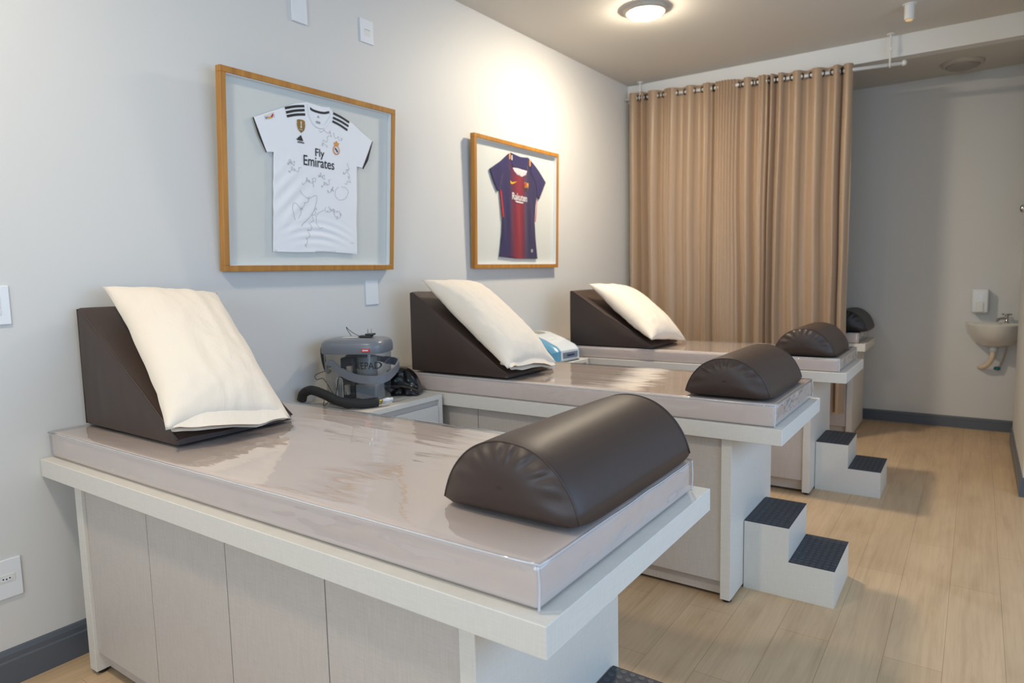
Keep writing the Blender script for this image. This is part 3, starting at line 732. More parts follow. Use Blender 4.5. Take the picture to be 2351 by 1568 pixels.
# ------------------------------------------------------------------ framed jerseys
J1 = {'outline':[(1.2355,0.823),(1.1673,0.8035),(1.1012,0.774),(1.0465,0.7498),(0.9863,0.723),(0.9384,0.7019),(0.9621,0.6514),(0.984,0.6018),(1.0063,0.5539),(1.0434,0.56),(1.04,0.4519),(1.0372,0.2833),(1.034,0.0932),(1.1591,0.0905),(1.3387,0.0956),(1.4346,0.093),(1.5661,0.0828),(1.5601,0.2382),(1.5615,0.3919),(1.5608,0.5511),(1.5999,0.548),(1.6412,0.6291),(1.6714,0.6981),(1.5936,0.7357),(1.5226,0.7726),(1.4638,0.7918),(1.3972,0.8018),(1.374,0.8224),(1.3328,0.8163),(1.2836,0.8197)],
'neckfront':[(1.2441,0.8158),(1.2524,0.7659),(1.2715,0.7347),(1.3007,0.7172),(1.3415,0.7238),(1.3711,0.7583),(1.3879,0.7895),(1.3833,0.8134)],
'tape':[(1.2422,0.8018),(1.2701,0.7911),(1.3056,0.7877),(1.3418,0.7899),(1.3721,0.7994)],
'sl':[(1.1068,0.7711),(1.2198,0.8011)],
'sl2':[(1.113,0.7524),(1.2213,0.7823)],
'sl3':[(1.1177,0.7359),(1.2246,0.7625)],
'sr':[(1.3991,0.7985),(1.5058,0.7706)],
'sr2':[(1.3972,0.7769),(1.5009,0.7508)],
'sr3':[(1.3934,0.7584),(1.4931,0.7298)],
'gold':[(1.1766,0.7312),(1.2218,0.7347),(1.198,0.6715)],
'adi':[(1.1737,0.6249),(1.2199,0.6287),(1.1961,0.6575)],
'crest':[(1.4177,0.6148),(1.3969,0.6409),(1.4407,0.596),(1.4178,0.6597)],
'fly':[(1.2801,0.5742),(1.3408,0.5704),(1.2803,0.6072)],
'emi':[(1.1982,0.5223),(1.4176,0.5188),(1.1986,0.5652)],
'patch':[(0.9862,0.7184),(1.0489,0.7489),(0.9898,0.7062)],
'label':[(1.2875,0.7408),(1.3161,0.7316)],
'slit':[(1.5999,0.548),(1.6714,0.6981)],
'slitl':[(0.9384,0.7019),(1.0063,0.5539)],
's1':[(1.1204,0.5112),(1.1306,0.5294),(1.143,0.5173),(1.1642,0.53)],
's2':[(1.1257,0.471),(1.1427,0.4967),(1.1636,0.4853),(1.198,0.5064)],
's3':[(1.1972,0.4229),(1.2322,0.4507),(1.2498,0.4383),(1.2811,0.4626),(1.2674,0.4187)],
's4':[(1.3038,0.4721),(1.3175,0.4842),(1.3312,0.4677),(1.3451,0.4835)],
's5':[(1.3217,0.42),(1.3403,0.4433),(1.3588,0.4378),(1.3824,0.4655)],
's6':[(1.3587,0.3979),(1.3984,0.4232),(1.3869,0.4039)],
's7':[(1.4348,0.4338),(1.4155,0.4174),(1.4107,0.3875),(1.4396,0.3675),(1.4789,0.3779),(1.4987,0.4133),(1.4788,0.434),(1.4494,0.4351)],
's8':[(1.464,0.5032),(1.4885,0.5206),(1.4984,0.5514),(1.5035,0.4999),(1.5085,0.4705),(1.4738,0.4559)],
's9':[(1.1609,0.2488),(1.1445,0.3038),(1.1619,0.3328),(1.1958,0.293),(1.1782,0.2568)],
's10':[(1.1951,0.2222),(1.2665,0.2901),(1.294,0.3638),(1.2806,0.3771),(1.2403,0.3597),(1.2054,0.3781),(1.1883,0.3977)],
's11':[(1.1959,0.3001),(1.2136,0.3295),(1.2492,0.3675)],
's12':[(1.2204,0.1158),(1.2296,0.152),(1.2478,0.1958),(1.2589,0.2466),(1.28,0.2981),(1.2847,0.32)],
's13':[(1.3444,0.3203),(1.363,0.2959),(1.3772,0.3188),(1.3962,0.3052),(1.4202,0.3104),(1.4543,0.2938),(1.425,0.2697),(1.4058,0.2984)],
's14':[(1.3397,0.3091),(1.2935,0.2845),(1.2888,0.2481),(1.3069,0.2162),(1.33,0.2208)],
's15':[(1.3051,0.6948),(1.3414,0.704),(1.3876,0.6969),(1.3596,0.6642),(1.3228,0.6341),(1.3595,0.6357)],
's16':[(1.397,0.6983),(1.4349,0.6752),(1.459,0.675)],
's17':[(1.5144,0.1457),(1.5399,0.1447)]}
J2 = {'outline':[(3.0433,0.8194),(3.0059,0.8041),(2.9083,0.7405),(2.7904,0.6795),(2.8305,0.6062),(2.8832,0.5361),(2.9073,0.5553),(2.919,0.4907),(2.9427,0.3601),(2.9362,0.2546),(2.911,0.1134),(2.8987,0.0816),(3.1193,0.0684),(3.4,0.0673),(3.3778,0.195),(3.36,0.3452),(3.3692,0.4581),(3.3898,0.5418),(3.4255,0.5206),(3.4754,0.594),(3.5157,0.6545),(3.4169,0.7308),(3.3326,0.7803),(3.271,0.8129),(3.1713,0.804),(3.1002,0.8127)],
'neck':[(3.062,0.7168),(3.1194,0.7198),(3.2511,0.7128),(3.2377,0.6824),(3.1846,0.664),(3.1194,0.6701),(3.0809,0.6943)],
'rak':[(3.0363,0.4927),(3.2681,0.4845),(3.0364,0.5336)],
'bar':[(3.0871,0.4823),(3.2048,0.4778)],
'swoosh':[(3.0303,0.6083),(3.1129,0.6233)],
'crest':[(3.2085,0.6289),(3.2718,0.5691)],
'ol':[(3.027,0.8124),(3.0269,0.7721)],
'orr':[(3.2887,0.7984),(3.2889,0.7519)],
'redl':[(2.9073,0.5553),(2.9253,0.5396),(2.955,0.3607),(2.9366,0.3597)],
'redr':[(3.3871,0.5267),(3.3901,0.5044),(3.3699,0.3456),(3.36,0.3452)],
'stripe':[(3.0361,0.4006),(3.1064,0.4049),(3.1585,0.408),(3.2385,0.4128),(3.3067,0.4169)],
'dot':[(3.3177,0.1281)],
'wl':[(3.0533,0.8032),(3.0532,0.7683)]}
def framed(y0, y1, hgt, lean, z0, label, px0):
    t = thing('picture_frame', label, 'picture frame', (0.045, 0, z0), (0, lean, 0), 'honey wood box frames holding sports jerseys')
    f = 0.027; d = 0.036
    sides = [(y0, y1, hgt-f, hgt), (y0, y1, 0, f), (y0, y0+f, f, hgt-f), (y1-f, y1, f, hgt-f)]
    for a, b, c, e_ in sides: obj('frame_rail', bx(-d, 0, a, b, c, e_, bev=0.0015, seg=1), M_WOOD, t)
    g = 0.008
    sp = bmesh.new()
    for a, b, c, e_ in ((y0+f, y1-f, hgt-f-g*0.4, hgt-f), (y0+f, y1-f, f, f+g*0.4), (y0+f, y0+f+g*0.4, f, hgt-f), (y1-f-g*0.4, y1-f, f, hgt-f)):
        box(sp, -d+0.004, -0.006, a, b, c, e_)
    obj('spacer', sp, M_SPACER, t)
    obj('backing_board', bx(-d-0.001, -d+0.003, y0+0.01, y1-0.01, 0.01, hgt-0.01), M_BACKING, t)
    obj('glass_pane', bx(-0.006, -0.004, y0+f, y1-f, f, hgt-f), M_GLASS, t, label='reflective clear glass')
    obj('wall_hook', bx(-d-0.012, -d-0.001, (y0+y1)/2-0.02, (y0+y1)/2+0.02, hgt*0.3, hgt*0.34), M_CHROME, t)
    return t
framed(0.764, 1.826, 0.889, 0.0715, 1.4784, 'large honey wood box frame holding the white jersey', 0)
framed(2.594, 3.680, 0.889, 0.0258, 1.4784, 'honey wood box frame farther along the wall, holding the navy and maroon jersey', 0)
def jersey_ctx(org_x, lean, z0, label, hf, name):
    t = thing(name, label, 'jersey', (org_x, 0, z0), (0, lean, 0)); t['h'] = 0.0; del t['h']
    return t
def fill(pts, step, hf, lift=0.0):
    """triangulate an outline with inner grid points and lay it on the cloth surface"""
    ys = [p[0] for p in pts]; zs = [p[1] for p in pts]; vs2 = [Vector(p) for p in pts]; n = len(pts)
    # densify outline
    dens = []
    for i in range(n):
        a, b = vs2[i], vs2[(i+1) % n]; k = max(1, int((b-a).length/step))
        for q in range(k): dens.append(a+(b-a)*q/k)
    nd = len(dens); V2 = list(dens); E = [(i, (i+1) % nd) for i in range(nd)]
    def inside(p):
        c = False; j = nd-1
        for i in range(nd):
            a, b = dens[i], dens[j]
            if (a.y > p.y) != (b.y > p.y) and p.x < (b.x-a.x)*(p.y-a.y)/(b.y-a.y)+a.x: c = not c
            j = i
        return c
    y = min(ys)
    while y < max(ys):
        z = min(zs)
        while z < max(zs):
            p = Vector((y+step*0.13, z+step*0.27))
            if inside(p): V2.append(p)
            z += step
        y += step
    r = delaunay_2d_cdt(V2, E, [list(range(nd))], 1, 1e-6)
    return mesh_from([(hf(p.x, p.y)+lift, p.x, p.y) for p in r[0]], [tuple(f) for f in r[2]])
def fixn(bm):
    for f in bm.faces:
        f.normal_update()
        if f.normal.x < 0: f.normal_flip()
    return bm
def strokes(P, w, hf, lift, sub=8):
    pts = [Vector((p[0], p[1])) for p in P]
    c = [Vector((q.x, q.y)) for q in catmull([(p.x, p.y, 0) for p in pts], sub)]; V = []; F = []
    for i, p in enumerate(c):
        t = (c[min(i+1, len(c)-1)]-c[max(0, i-1)]); t = t.normalized() if t.length > 0 else Vector((1, 0)); nn = Vector((-t.y, t.x))
        for s in (-1, 1):
            q = p+nn*w*s/2; V.append((hf(q.x, q.y)+lift, q.x, q.y))
    for i in range(len(c)-1): F.append((2*i, 2*i+1, 2*i+3, 2*i+2))
    return fixn(mesh_from(V, F))
def cloth(name, bm, m, parent, th=0.003, label=None):
    o = obj(name, fixn(bm), m, parent, True, label); md = o.modifiers.new('thickness', 'SOLIDIFY'); md.thickness = th; md.offset = -1; return o
def smoothpoly(P, sub=5, corners=()):
    return P
def textmap(body, size, y, z, dy, sc, hf, lift, align='CENTER', bold=0.0, shear=0.0):
    V, F = plain_text(body, size, sc, align, bold)
    bm = mesh_from([(hf(y+a+shear*b, z+b+dy*a)+lift, y+a+shear*b, z+b+dy*a) for a, b in V], F); return fixn(bm)

# white jersey
def h1(y, z):
    d = (z-0.24)-(y-1.3)*1.0
    a = 0.0036*math.sin((z*1.0-(y-1.25)*0.95)*70)*math.exp(-((y-1.13)/0.10)**2)*math.exp(-((z-0.36)/0.14)**2)
    b = 0.0040*math.sin((z+0.35*(y-1.28)**2*3)*150)*math.exp(-((y-1.30)/0.16)**2)*math.exp(-((z-0.19)/0.06)**2)
    c = 0.0018*nz(y*7, z*7, 1.0)+0.0014*math.sin((z+y)*60)*math.exp(-((y-1.15)/0.08)**2)*math.exp(-((z-0.60)/0.07)**2)
    return a+b+c
jy = thing('white_jersey', 'white signed football jersey with black shoulder stripes in the large frame', 'jersey', (0.045-0.020, 0, 1.4784), (0, 0.0715, 0))
def off(P, dy=0.0, dz=0.0): return [(a+dy, b+dz) for a, b in P]
cloth('jersey_body', fill(J1['outline'], 0.009, h1), M_JWHITE, jy)
# dark inside of the sleeves seen at the cuffs
cloth('cuff_lining', fill([(1.5999, 0.548), (1.605, 0.542), (1.640, 0.595), (1.6735, 0.697), (1.6714, 0.6981), (1.655, 0.665)], 0.008, lambda y, z: h1(y, z)-0.002, 0.0035), M_JBLACK, jy, 0.001, 'black cuff lining')
cloth('cuff_lining', fill([(0.9384, 0.7019), (0.9335, 0.699), (0.962, 0.624), (1.0020, 0.5530), (1.0063, 0.5539)], 0.008, lambda y, z: h1(y, z)-0.002, 0.001), M_JBLACK, jy, 0.001, 'black cuff lining')
N_ = J1['neckfront']
obj('collar', strokes(N_, 0.012, h1, 0.0022), M_JWHITE, jy, True)
obj('collar_seam', strokes([(a, b-0.007) for a, b in N_], 0.0014, h1, 0.0016), M_INK, jy)
obj('neck_tape', strokes(J1['tape'], 0.011, h1, 0.0018), M_JBLACK, jy, label='black neck tape')
for k in ('sl', 'sl2', 'sl3', 'sr', 'sr2', 'sr3'):
    a, b = J1[k]; m_ = ((a[0]+b[0])/2, (a[1]+b[1])/2+0.003)
    obj('shoulder_stripe', strokes([a, m_, b], 0.0115, h1, 0.0018), M_JBLACK, jy, label='black shoulder stripe')
g = J1['gold']; cx, cz = 1.199, 0.703
sh = [(cx-0.023, cz+0.027), (cx-0.010, cz+0.031), (cx+0.012, cz+0.031), (cx+0.023, cz+0.027), (cx+0.024, cz), (cx+0.017, cz-0.018), (cx, cz-0.032), (cx-0.017, cz-0.018), (cx-0.024, cz)]
bd = cloth('champions_badge', fill(sh, 0.01, h1, 0.0022), M_GOLD, jy, 0.0008, 'gold shield badge')
obj('badge_trophy', fixn(fill([(cx-0.004, cz+0.022), (cx+0.004, cz+0.022), (cx+0.002, cz+0.004), (cx+0.006, cz-0.008), (cx-0.006, cz-0.008), (cx-0.002, cz+0.004)], 0.01, h1, 0.0026)), M_PRWHITE, bd)
obj('badge_lettering', textmap('FIFA', 0.010, cx, cz-0.020, 0, (1, 1), h1, 0.0026), M_PRWHITE, bd)
cx, cz = 1.197, 0.640
for i, (a, w_, hh) in enumerate(((-0.017, 0.010, 0.010), (-0.006, 0.011, 0.020), (0.006, 0.012, 0.031))):
    obj('stripe_logo', fixn(fill([(cx+a-0.004, cz-0.006), (cx+a+w_-0.003, cz-0.006), (cx+a+w_-0.006-hh*0.35, cz-0.006+hh*0.86), (cx+a-0.009-hh*0.22, cz-0.006+hh*0.62)], 0.01, h1, 0.002)), M_JBLACK, jy)
obj('logo_lettering', textmap('adidas', 0.0165, cx, cz-0.018, 0, (1, 1), h1, 0.002, bold=0.0003), M_JBLACK, jy)
obj('shirt_lettering', textmap('Fly', 0.062, 1.311, 0.572, -0.03, (0.86, 0.88), h1, 0.002, bold=0.0006), M_JBLACK, jy, label='black printed word')
obj('shirt_lettering', textmap('Emirates', 0.071, 1.308, 0.5195, -0.02, (0.80, 0.98), h1, 0.002, bold=0.0006), M_JBLACK, jy, label='black printed word')
cx, cz = 1.4187, 0.618
el = lambda a, b, n=28, oy=0, oz=0: [(cx+oy+a*math.cos(2*PI*i/n), cz+oz+b*math.sin(2*PI*i/n)) for i in range(n)]
cr = cloth('club_crest', fill(el(0.022, 0.024), 0.008, h1, 0.0020), M_ORANGE, jy, 0.0008, 'oval gold and white club crest')
obj('crest_field', fixn(fill(el(0.016, 0.018), 0.008, h1, 0.0024)), M_PRWHITE, cr)
obj('crest_band', fixn(fill([(cx-0.012, cz+0.007), (cx-0.006, cz+0.012), (cx+0.012, cz-0.006), (cx+0.006, cz-0.013)], 0.008, h1, 0.0027)), M_NAVYP, cr)
obj('crest_crown', fixn(fill([(cx-0.013, cz+0.022), (cx-0.018, cz+0.038), (cx-0.009, cz+0.036), (cx-0.004, cz+0.045), (cx+0.004, cz+0.045), (cx+0.009, cz+0.036), (cx+0.018, cz+0.038), (cx+0.013, cz+0.022)], 0.008, h1, 0.0024)), M_ORANGE, cr)
pt_ = J1['patch']; q0 = (0.9862, 0.7184)
pp = cloth('sleeve_patch', fill([(0.991, 0.718), (1.045, 0.742), (1.050, 0.722), (0.999, 0.700)], 0.01, h1, 0.002), M_PRWHITE, jy, 0.0006)
obj('patch_mark', strokes([(1.015, 0.716), (1.022, 0.712), (1.030, 0.716)], 0.008, h1, 0.003), M_YEL, pp); obj('patch_mark', strokes([(1.030, 0.717), (1.036, 0.725), (1.040, 0.733)], 0.008, h1, 0.003), M_RED, pp)
obj('patch_lettering', textmap('liga', 0.012, 1.004, 0.708, 0.4, (1, 1), h1, 0.003), M_JBLACK, pp)
obj('size_label', fixn(fill([(1.290, 0.744), (1.316, 0.742), (1.316, 0.731), (1.290, 0.733)], 0.01, h1, 0.0018)), M_INK, jy)
obj('inner_logo', fixn(fill([(1.296, 0.760), (1.312, 0.760), (1.304, 0.772)], 0.01, h1, 0.0018)), M_INK, jy)
for k in ('s1', 's2', 's3', 's4', 's5', 's6', 's7', 's8', 's9', 's10', 's11', 's12', 's13', 's14', 's15', 's16', 's17'):
    P = J1[k]
    if k not in ('s7', 's14', 's17', 's9', 's10'):
        Q = []
        for i, p in enumerate(P[:-1]):
            b = P[i+1]
            for s in range(4):
                f = s/4; am = 0.010+0.014*abs(nz(i*2.7+s*1.3, p[0]*50)); Q.append((p[0]+(b[0]-p[0])*f+am*0.7*math.cos(s*2.1+i*1.7), p[1]+(b[1]-p[1])*f+am*math.sin(s*2.4+i)*0.7))
        P = Q+[P[-1]]
    obj('signature', strokes(P, 0.0016, h1, 0.0017, 5), M_INK, jy, label='faded marker signature')

# navy and maroon jersey
def h2(y, z): return 0.0022*nz(y*6, z*4, 3)+0.0016*math.sin(y*70+z*8)*math.exp(-((z-0.35)/0.2)**2)
j2 = thing('striped_jersey', 'navy and maroon football jersey in the smaller looking far frame', 'jersey', (0.045-0.020, 0, 1.4784), (0, 0.0258, 0))
O2 = J2['outline']
cloth('jersey_body', fill(O2, 0.011, h2), M_JSTRIPE, j2)
SLl = [(3.0059, 0.8041), (2.9083, 0.7405), (2.7904, 0.6795), (2.8305, 0.6062), (2.8832, 0.5361), (2.9073, 0.5553), (2.945, 0.66), (3.022, 0.70), (3.020, 0.812)]
SLr = [(3.3326, 0.7803), (3.4169, 0.7308), (3.5157, 0.6545), (3.4754, 0.594), (3.4255, 0.5206), (3.3898, 0.5418), (3.372, 0.64), (3.300, 0.70), (3.292, 0.795)]
for P in (SLl, SLr): cloth('sleeve', fill(P, 0.012, h2, 0.0015), M_JNAVY, j2, 0.001, 'navy sleeve')
NB = [(3.0433, 0.8194), (3.271, 0.8129), (3.262, 0.745), (3.2511, 0.7128), (3.1194, 0.7198), (3.062, 0.7168), (3.050, 0.76)]
cloth('collar_back', fill([(3.0433, 0.8194), (3.10, 0.8127), (3.1713, 0.804), (3.271, 0.8129), (3.262, 0.745), (3.2511, 0.7128), (3.1194, 0.7198), (3.062, 0.7168), (3.050, 0.76)], 0.012, h2, 0.0015), M_JNAVY, j2, 0.001)
cloth('neck_lining', fill(J2['neck'], 0.012, h2, 0.0020), mat('pale_pink_lining', srgb(226, 208, 212), 0.7), j2, 0.001, 'pale inner neck lining')
for k in ('ol', 'orr'): obj('shoulder_flash', strokes(J2[k], 0.017, h2, 0.003), M_ORANGE, j2, label='orange shoulder flash')
obj('shoulder_flash', strokes(J2['wl'], 0.012, h2, 0.003), M_PRWHITE, j2)
for k in ('redl', 'redr'): obj('side_panel', fixn(fill(J2[k], 0.012, h2, 0.002)), M_RED, j2, label='red side panel')
obj('shirt_lettering', textmap('Rakuten', 0.072, 3.152, 0.492, -0.03, (0.84, 0.95), h2, 0.003, bold=0.0016), M_PRWHITE, j2, label='white printed word')
obj('lettering_bar', fixn(fill([(3.09, 0.486), (3.205, 0.481), (3.19, 0.472), (3.105, 0.475)], 0.012, h2, 0.003)), M_PRWHITE, j2)
obj('swoosh', fixn(fill([(3.030, 0.626), (3.034, 0.606), (3.048, 0.599), (3.070, 0.604), (3.118, 0.625), (3.066, 0.615), (3.048, 0.614)], 0.01, h2, 0.003)), M_YEL, j2)
cx, cz = 3.241, 0.597
c2 = cloth('club_crest', fill([(cx-0.032, cz+0.030), (cx+0.030, cz+0.030), (cx+0.028, cz-0.010), (cx, cz-0.036), (cx-0.028, cz-0.010)], 0.012, h2, 0.0025), mat('crest_gold', srgb(170, 120, 60), 0.5), j2, 0.001)
obj('crest_quarter', fixn(fill([(cx-0.026, cz+0.026), (cx-0.004, cz+0.026), (cx-0.004, cz+0.006), (cx-0.026, cz+0.006)], 0.012, h2, 0.003)), M_RED, c2)
obj('crest_quarter', fixn(fill([(cx+0.003, cz+0.026), (cx+0.026, cz+0.026), (cx+0.026, cz+0.006), (cx+0.003, cz+0.006)], 0.012, h2, 0.003)), M_ORANGE, c2)
obj('crest_quarter', fixn(fill([(cx-0.024, cz-0.008), (cx+0.024, cz-0.008), (cx, cz-0.030)], 0.012, h2, 0.003)), M_NAVYP, c2)
cx, cz = J2['dot'][0]
obj('hem_tag', fixn(fill([(cx-0.012, cz-0.012), (cx+0.012, cz-0.012), (cx+0.012, cz+0.012), (cx-0.012, cz+0.012)], 0.02, h2, 0.003)), M_INK, j2)

# ------------------------------------------------------------------ curtain and rod
YC = 5.035
def rz(x): return 3.052-0.042*x
rod = thing('curtain_rod', 'white curtain rod hung below the beam', 'curtain rod', (0, YC, 0))
obj('rod_pipe', tube([(0.006, 0, rz(0.006)), (2.285, 0, rz(2.285))], 0.0135, 16, smooth=False), M_WPAINT, rod, True)
obj('end_cap', tube([(2.285, 0, rz(2.285)), (2.289, 0, rz(2.289)), (2.305, 0, rz(2.3)), (2.318, 0, rz(2.31))], [0.013, 0.022, 0.022, 0.012], 16, smooth=False), M_WPAINT, rod, True)
for x in (0.155, 2.205):
    b = tube([(x, 0, rz(x)+0.012), (x, 0, HC)], 0.008, 10, smooth=False); lathe([(0.028, HC-0.008), (0.028, HC)], 20, (x, 0, 0), b)
    torus(b, (x, 0, rz(x)), 0.019, 0.006, Vector((1, 0, 0))); box(b, x-0.012, x+0.012, -0.012, 0.012, (rz(x)+HC)/2-0.012, (rz(x)+HC)/2+0.012)
    obj('bracket', b, M_WPAINT, rod)
cur = thing('curtain', 'floor length tan satin eyelet curtain drawn across the room', 'curtain', (0, YC, 0))
# cloth crosses the rod at these x positions (uneven gathers)
CX = [0.045, 0.129, 0.173, 0.199, 0.233, 0.336, 0.395, 0.516, 0.597, 0.677, 0.756, 0.838, 0.861, 1.064, 1.108, 1.178, 1.228, 1.313, 1.327, 1.362, 1.39, 1.438, 1.503, 1.576, 1.649, 1.734, 1.807, 1.865, 1.885, 1.955]
PLEAT = ((0.395, 0.47, 3), (0.756, 0.838, 2), (0.870, 1.055, 7), (1.235, 1.305, 2))
def pleat(x):
    for a, b, n in PLEAT:
        if a < x < b: return math.sin(2*PI*n*(x-a)/(b-a))
    return 0.0
def phase(x):
    if x <= CX[0]: return 0
    for i in range(len(CX)-1):
        if x <= CX[i+1]: return PI*(i+(x-CX[i])/(CX[i+1]-CX[i]))
    return PI*(len(CX)-1)
nxs, nzs = 900, 60; x0c, x1c = 0.045, 1.955; V = []; F = []
for j in range(nzs+1):
    f = j/nzs
    for i in range(nxs+1):
        x = x0c+(x1c-x0c)*i/nxs
        g = f**0.8
        xs = x+0.035*g*nz(x*3.2, f*1.6, 2.0)+0.012*g*nz(x*9, f*3.0, 7.0)
        xs = min(max(xs, x0c), x1c)
        loc_w = 0.033+0.008*nz(x*2, 1.5)
        s = math.sin(phase(xs)); s = math.copysign(abs(s)**0.75, s)
        front = s > 0
        y = loc_w*s*((1+0.9*g) if front else 1.0)+0.010*pleat(xs)*(1-0.85*g)+0.020*g*nz(x*5.5, f*1.2)+0.006*g*nz(x*16, f*2.5, 4)+0.002*g*nz(x*30, f*6, 9)
        y = max(y, -0.052)
        zt_ = rz(x)+0.048; z = zt_+(0.225+0.012*nz(x*4, 3)-zt_)*f
        xd = x+0.010*g*math.sin(phase(xs)*2)*0.5+0.010*f*nz(x*4, f*4)
        V.append((max(xd, 0.018), -y if y < 0 else -y, z))
for j in range(nzs):
    for i in range(nxs):
        a = j*(nxs+1)+i; F.append((a, a+1, a+nxs+2, a+nxs+1))
obj('curtain_fabric', mesh_from(V, F), M_CURT, cur, True)
for x in CX[1:-1]:
    ey = bmesh.new(); torus(ey, (x, 0, rz(x)), 0.0225, 0.0045, Vector((1, -0.9*math.cos(phase(x)), 0)), 20, 8); obj('eyelet', ey, M_EYE, cur, True, 'dark ring')

# ------------------------------------------------------------------ ceiling fittings
def lamp(x, y, z, R, on, label, grp='round flush ceiling lamps'):
    t = thing('ceiling_lamp', label, 'ceiling lamp', (x, y, z), group=grp)
    ring = lathe([(R, 0), (R, -0.012), (R*0.97, -0.020), (R*0.86, -0.028), (R*0.80, -0.028), (R*0.80, 0)], 56); bmesh.ops.recalc_face_normals(ring, faces=ring.faces)
    smart(obj('lamp_ring', ring, M_LAMPRING, t), 40)
    prof = [(R*0.80*math.cos(a), -0.026-0.034*math.sin(a)) for a in [PI/2*k/8 for k in range(8)]]
    obj('lamp_diffuser', lathe(prof+[(0.004, -0.060)], 40, closed=(False, True)), M_LAMPOFF if not on else (M_LAMPON if on == 1 else M_LAMPDIM), t, True, 'lit glass dome' if on else 'unlit glass dome')
    return t
lamp(0.915, 3.41, HC, 0.148, 1, 'brightly lit round lamp on the main ceiling')
lamp(1.00, -0.75, HC, 0.148, 2, 'lit round lamp on the ceiling above the camera side of the room')
lamp(2.655, 5.62, 3.03, 0.148, False, 'unlit round lamp on the low ceiling beyond the beam')
sp = thing('spotlight', 'small white cylinder spotlight on the ceiling', 'spotlight', (2.37, 4.45, HC))
cyl = lathe([(0.030, 0), (0.030, -0.098), (0.028, -0.100), (0.024, -0.100), (0.024, -0.09)], 28, closed=(True, True)); smart(obj('spot_body', cyl, M_WPAINT, sp), 40)
obj('spot_bulb', lathe([(0.0235, -0.101), (0.018, -0.107), (0.006, -0.109)], 20), mat('warm_bulb', srgb(200, 160, 110), 0.4, emit=(1, 0.7, 0.35, 1), estr=0.4), sp, True)
obj('spot_mount', lathe([(0.042, 0.0), (0.042, -0.006)], 28), M_WPAINT, sp)

# ------------------------------------------------------------------ wall plates
def plate(name, y0, y1, z0, z1, label, cat, d=0.008, extra=None):
    t = thing(name, label, cat, (0, y0, z0))
    obj('cover_plate', bx(0.0, d, 0, y1-y0, 0, z1-z0, bev=0.003), M_WHITE, t)
    if extra: extra(t, y1-y0, z1-z0, d)
    return t
def ex_socket(t, w, h, d):
    obj('socket_insert', bx(d-0.001, d+0.0015, w*0.22, w*0.78, h*0.42, h*0.62, bev=0.001, seg=1), M_WPAINT, t)
    face = [(d+0.0022, w*0.5+dx, h*0.52+dz) for dx, dz in ((-0.020, 0), (-0.014, -0.009), (0.014, -0.009), (0.020, 0), (0.014, 0.009), (-0.014, 0.009))]
    obj('socket_face', mesh_from(face, [tuple(range(6))]), M_WHITE, t)
    for k, dz in ((-0.010, 0), (0, -0.002), (0.010, 0)):
        c = lathe([(0.0025, 0), (0.0025, 0.001)], 12); o = obj('pin_hole', c, M_FOOT, t)
        o.matrix_local = Matrix.Translation((d+0.002, w*0.5+k, h*0.52+dz)) @ Matrix.Rotation(PI/2, 4, 'Y')
def ex_switch(t, w, h, d):
    for k in range(3): obj('rocker', bx(d-0.001, d+0.003, w*0.34, w*0.66, h*(0.26+0.17*k), h*(0.26+0.17*k)+h*0.155, bev=0.001, seg=1), M_WPAINT, t)
def ex_slot(t, w, h, d):
    obj('insert', bx(d-0.001, d+0.001, w*0.30, w*0.72, h*0.30, h*0.56, bev=0.001, seg=1), M_WPAINT, t)
    obj('slot_line', bx(d, d+0.0014, w*0.30, w*0.72, h*0.56, h*0.575), M_LAMPOFF, t)
plate('light_switch', -0.135, -0.047, 1.302, 1.440, 'white light switch plate cut by the left edge, above the nearest bed head', 'light switch', extra=ex_switch)
plate('wall_socket', -0.190, -0.092, 0.322, 0.465, 'white wall socket low on the wall left of the nearest bed', 'socket', extra=ex_socket)
plate('conduit_cover', 1.233, 1.326, 2.701, HC, 'tall white conduit cover reaching the ceiling above the large frame', 'cover plate', 0.012)
plate('blank_plate', 1.682, 1.780, 2.719, 2.844, 'small white plate high on the wall, right of the tall conduit cover', 'cover plate', 0.008, ex_slot)
plate('blank_plate', 1.641, 1.737, 1.281, 1.421, 'small blank white plate on the wall below the large frame', 'cover plate', 0.006)

# ------------------------------------------------------------------ wash corner
sk = thing('wash_basin', 'small white wall-hung wash basin in the far corner', 'sink', (2.962, YB, 0.79))
def sinkring(hx, dp, z, n=40):
    P = []
    for i in range(n):
        a = PI*i/(n-1); P.append((-hx*math.cos(a), -dp*math.sin(a)**0.8 if math.sin(a) > 0 else 0, z))
    return P
R = [sinkring(0.055, 0.10, -0.055), sinkring(0.09, 0.15, -0.050), sinkring(0.15, 0.22, -0.02), sinkring(0.195, 0.275, 0.05), sinkring(0.212, 0.30, 0.11), sinkring(0.216, 0.305, 0.135),
     sinkring(0.208, 0.297, 0.143), sinkring(0.196, 0.283, 0.138), sinkring(0.170, 0.250, 0.105), sinkring(0.11, 0.17, 0.085)]
bm_ = loft(R[:-1]+[sinkring(0.12, 0.18, 0.095)]); bmesh.ops.recalc_face_normals(bm_, faces=bm_.faces)
bs = obj('basin', bm_, M_PORC, sk); smart(bs, 30)
obj('tap_ledge', bx(-0.20, 0.20, -0.10, -0.001, 0.110, 0.1445, bev=0.004), M_PORC, sk)
obj('trap_pipe', tube([(-0.01, -0.10, -0.05), (-0.01, -0.10, -0.10), (-0.015, -0.10, -0.15), (-0.035, -0.08, -0.20), (-0.07, -0.05, -0.235), (-0.095, -0.004, -0.245)], 0.020, 14), M_PIPE, sk, True, 'cream drain pipe')
obj('drain_collar', lathe([(0.026, -0.095), (0.028, -0.085), (0.028, -0.055)], 20, (-0.01, -0.10, 0)), M_WHITE, sk, True)
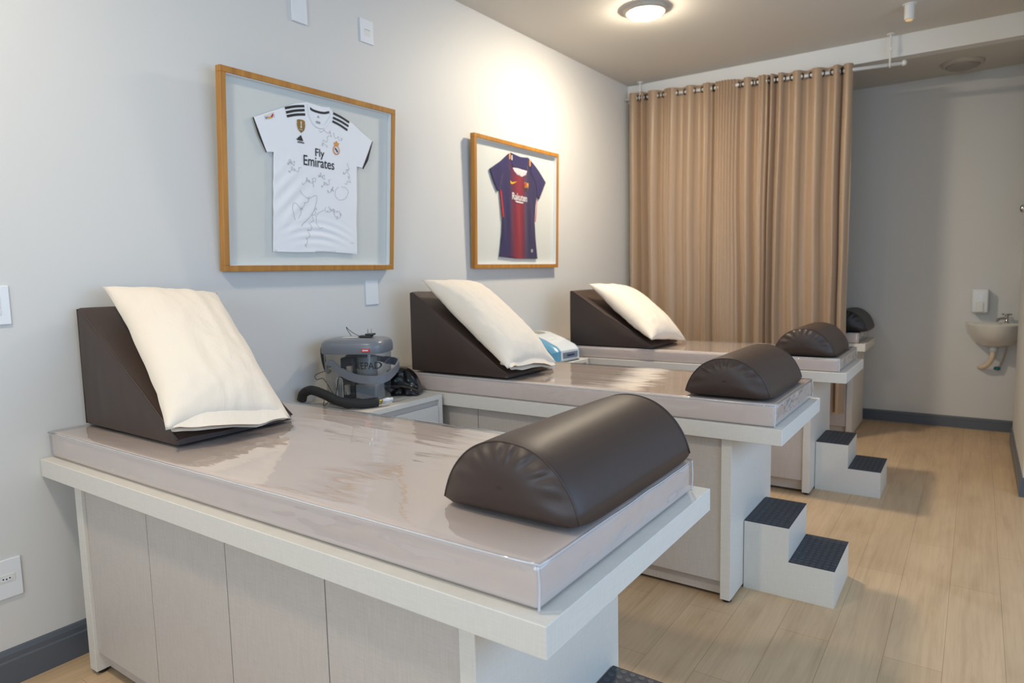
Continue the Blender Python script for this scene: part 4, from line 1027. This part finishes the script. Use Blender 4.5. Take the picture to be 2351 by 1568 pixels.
obj('supply_hose', tube([(0.08, -0.08, -0.01), (0.075, -0.07, -0.10), (0.055, -0.04, -0.19), (0.030, -0.035, -0.235)], 0.006, 8), M_CHROME, sk, True)
obj('supply_valve', lathe([(0.010, -0.014), (0.022, -0.010), (0.024, 0.0), (0.020, 0.012), (0.008, 0.016)], 20, (0.025, -0.032, -0.245)), M_TEAL, sk, True, 'teal valve')
tp = thing('faucet', 'chrome faucet with a cross handle on the wash basin', 'faucet', (3.035, YB-0.07, 0.93))
obj('spout', tube([(0, 0, 0.005), (0, 0, 0.035), (-0.02, -0.015, 0.045), (-0.055, -0.045, 0.040), (-0.068, -0.056, 0.020)], 0.010, 12), M_CHROME, tp, True)
obj('faucet_stem', lathe([(0.024, 0), (0.022, 0.008), (0.012, 0.014), (0.012, 0.060), (0.015, 0.066), (0.010, 0.072)], 18), M_CHROME, tp, True)
ch = bmesh.new(); tube([(-0.034, 0, 0.078), (0.034, 0, 0.078)], 0.006, 10, smooth=False, bm=ch); tube([(0, -0.034, 0.078), (0, 0.034, 0.078)], 0.006, 10, smooth=False, bm=ch)
obj('cross_handle', ch, M_CHROME, tp, True)
sd_ = thing('soap_dispenser', 'white soap dispenser on the back wall above the wash basin', 'soap dispenser', (2.787, YB, 1.005))
obj('dispenser_body', bx(0, 0.118, -0.095, 0, 0.012, 0.215, bev=0.014, seg=3), M_WHITE, sd_, True)
obj('push_lever', rbox(0.052, 0.012, 0.085, 0.005, 3, 2, 4), M_WPAINT, sd_, True).location = (0.033, -0.104, 0.02)
obj('level_window', bx(0.040, 0.080, -0.0965, -0.094, 0.150, 0.170, bev=0.001, seg=1), mat('pale_window', srgb(235, 240, 248), 0.2), sd_)
td = thing('paper_towel_dispenser', 'white paper towel dispenser seen edge-on at the right end of the back wall', 'dispenser', (3.125, YB, 1.27))
obj('dispenser_body', bx(0, 0.16, -0.11, 0, 0, 0.26, bev=0.02, seg=3), M_WHITE, td, True)
kb = thing('coat_hook', 'small round chrome hook on the right hand wall', 'hook', (XR, 4.98, 1.812))
o = obj('knob', lathe([(0.012, 0), (0.012, 0.02), (0.026, 0.026), (0.028, 0.04), (0.018, 0.052), (0.004, 0.055)], 20), M_CHROME, kb, True); o.rotation_euler = (0, -PI/2, 0)

obj('red_strap', tube([(-0.150, -0.20, 0.10), (-0.135, -0.20, 0.185), (-0.120, -0.20, 0.215), (-0.105, -0.20, 0.20)], 0.008, 8, flat=0.4), M_RED, B4, True, 'tiny bit of red strap')
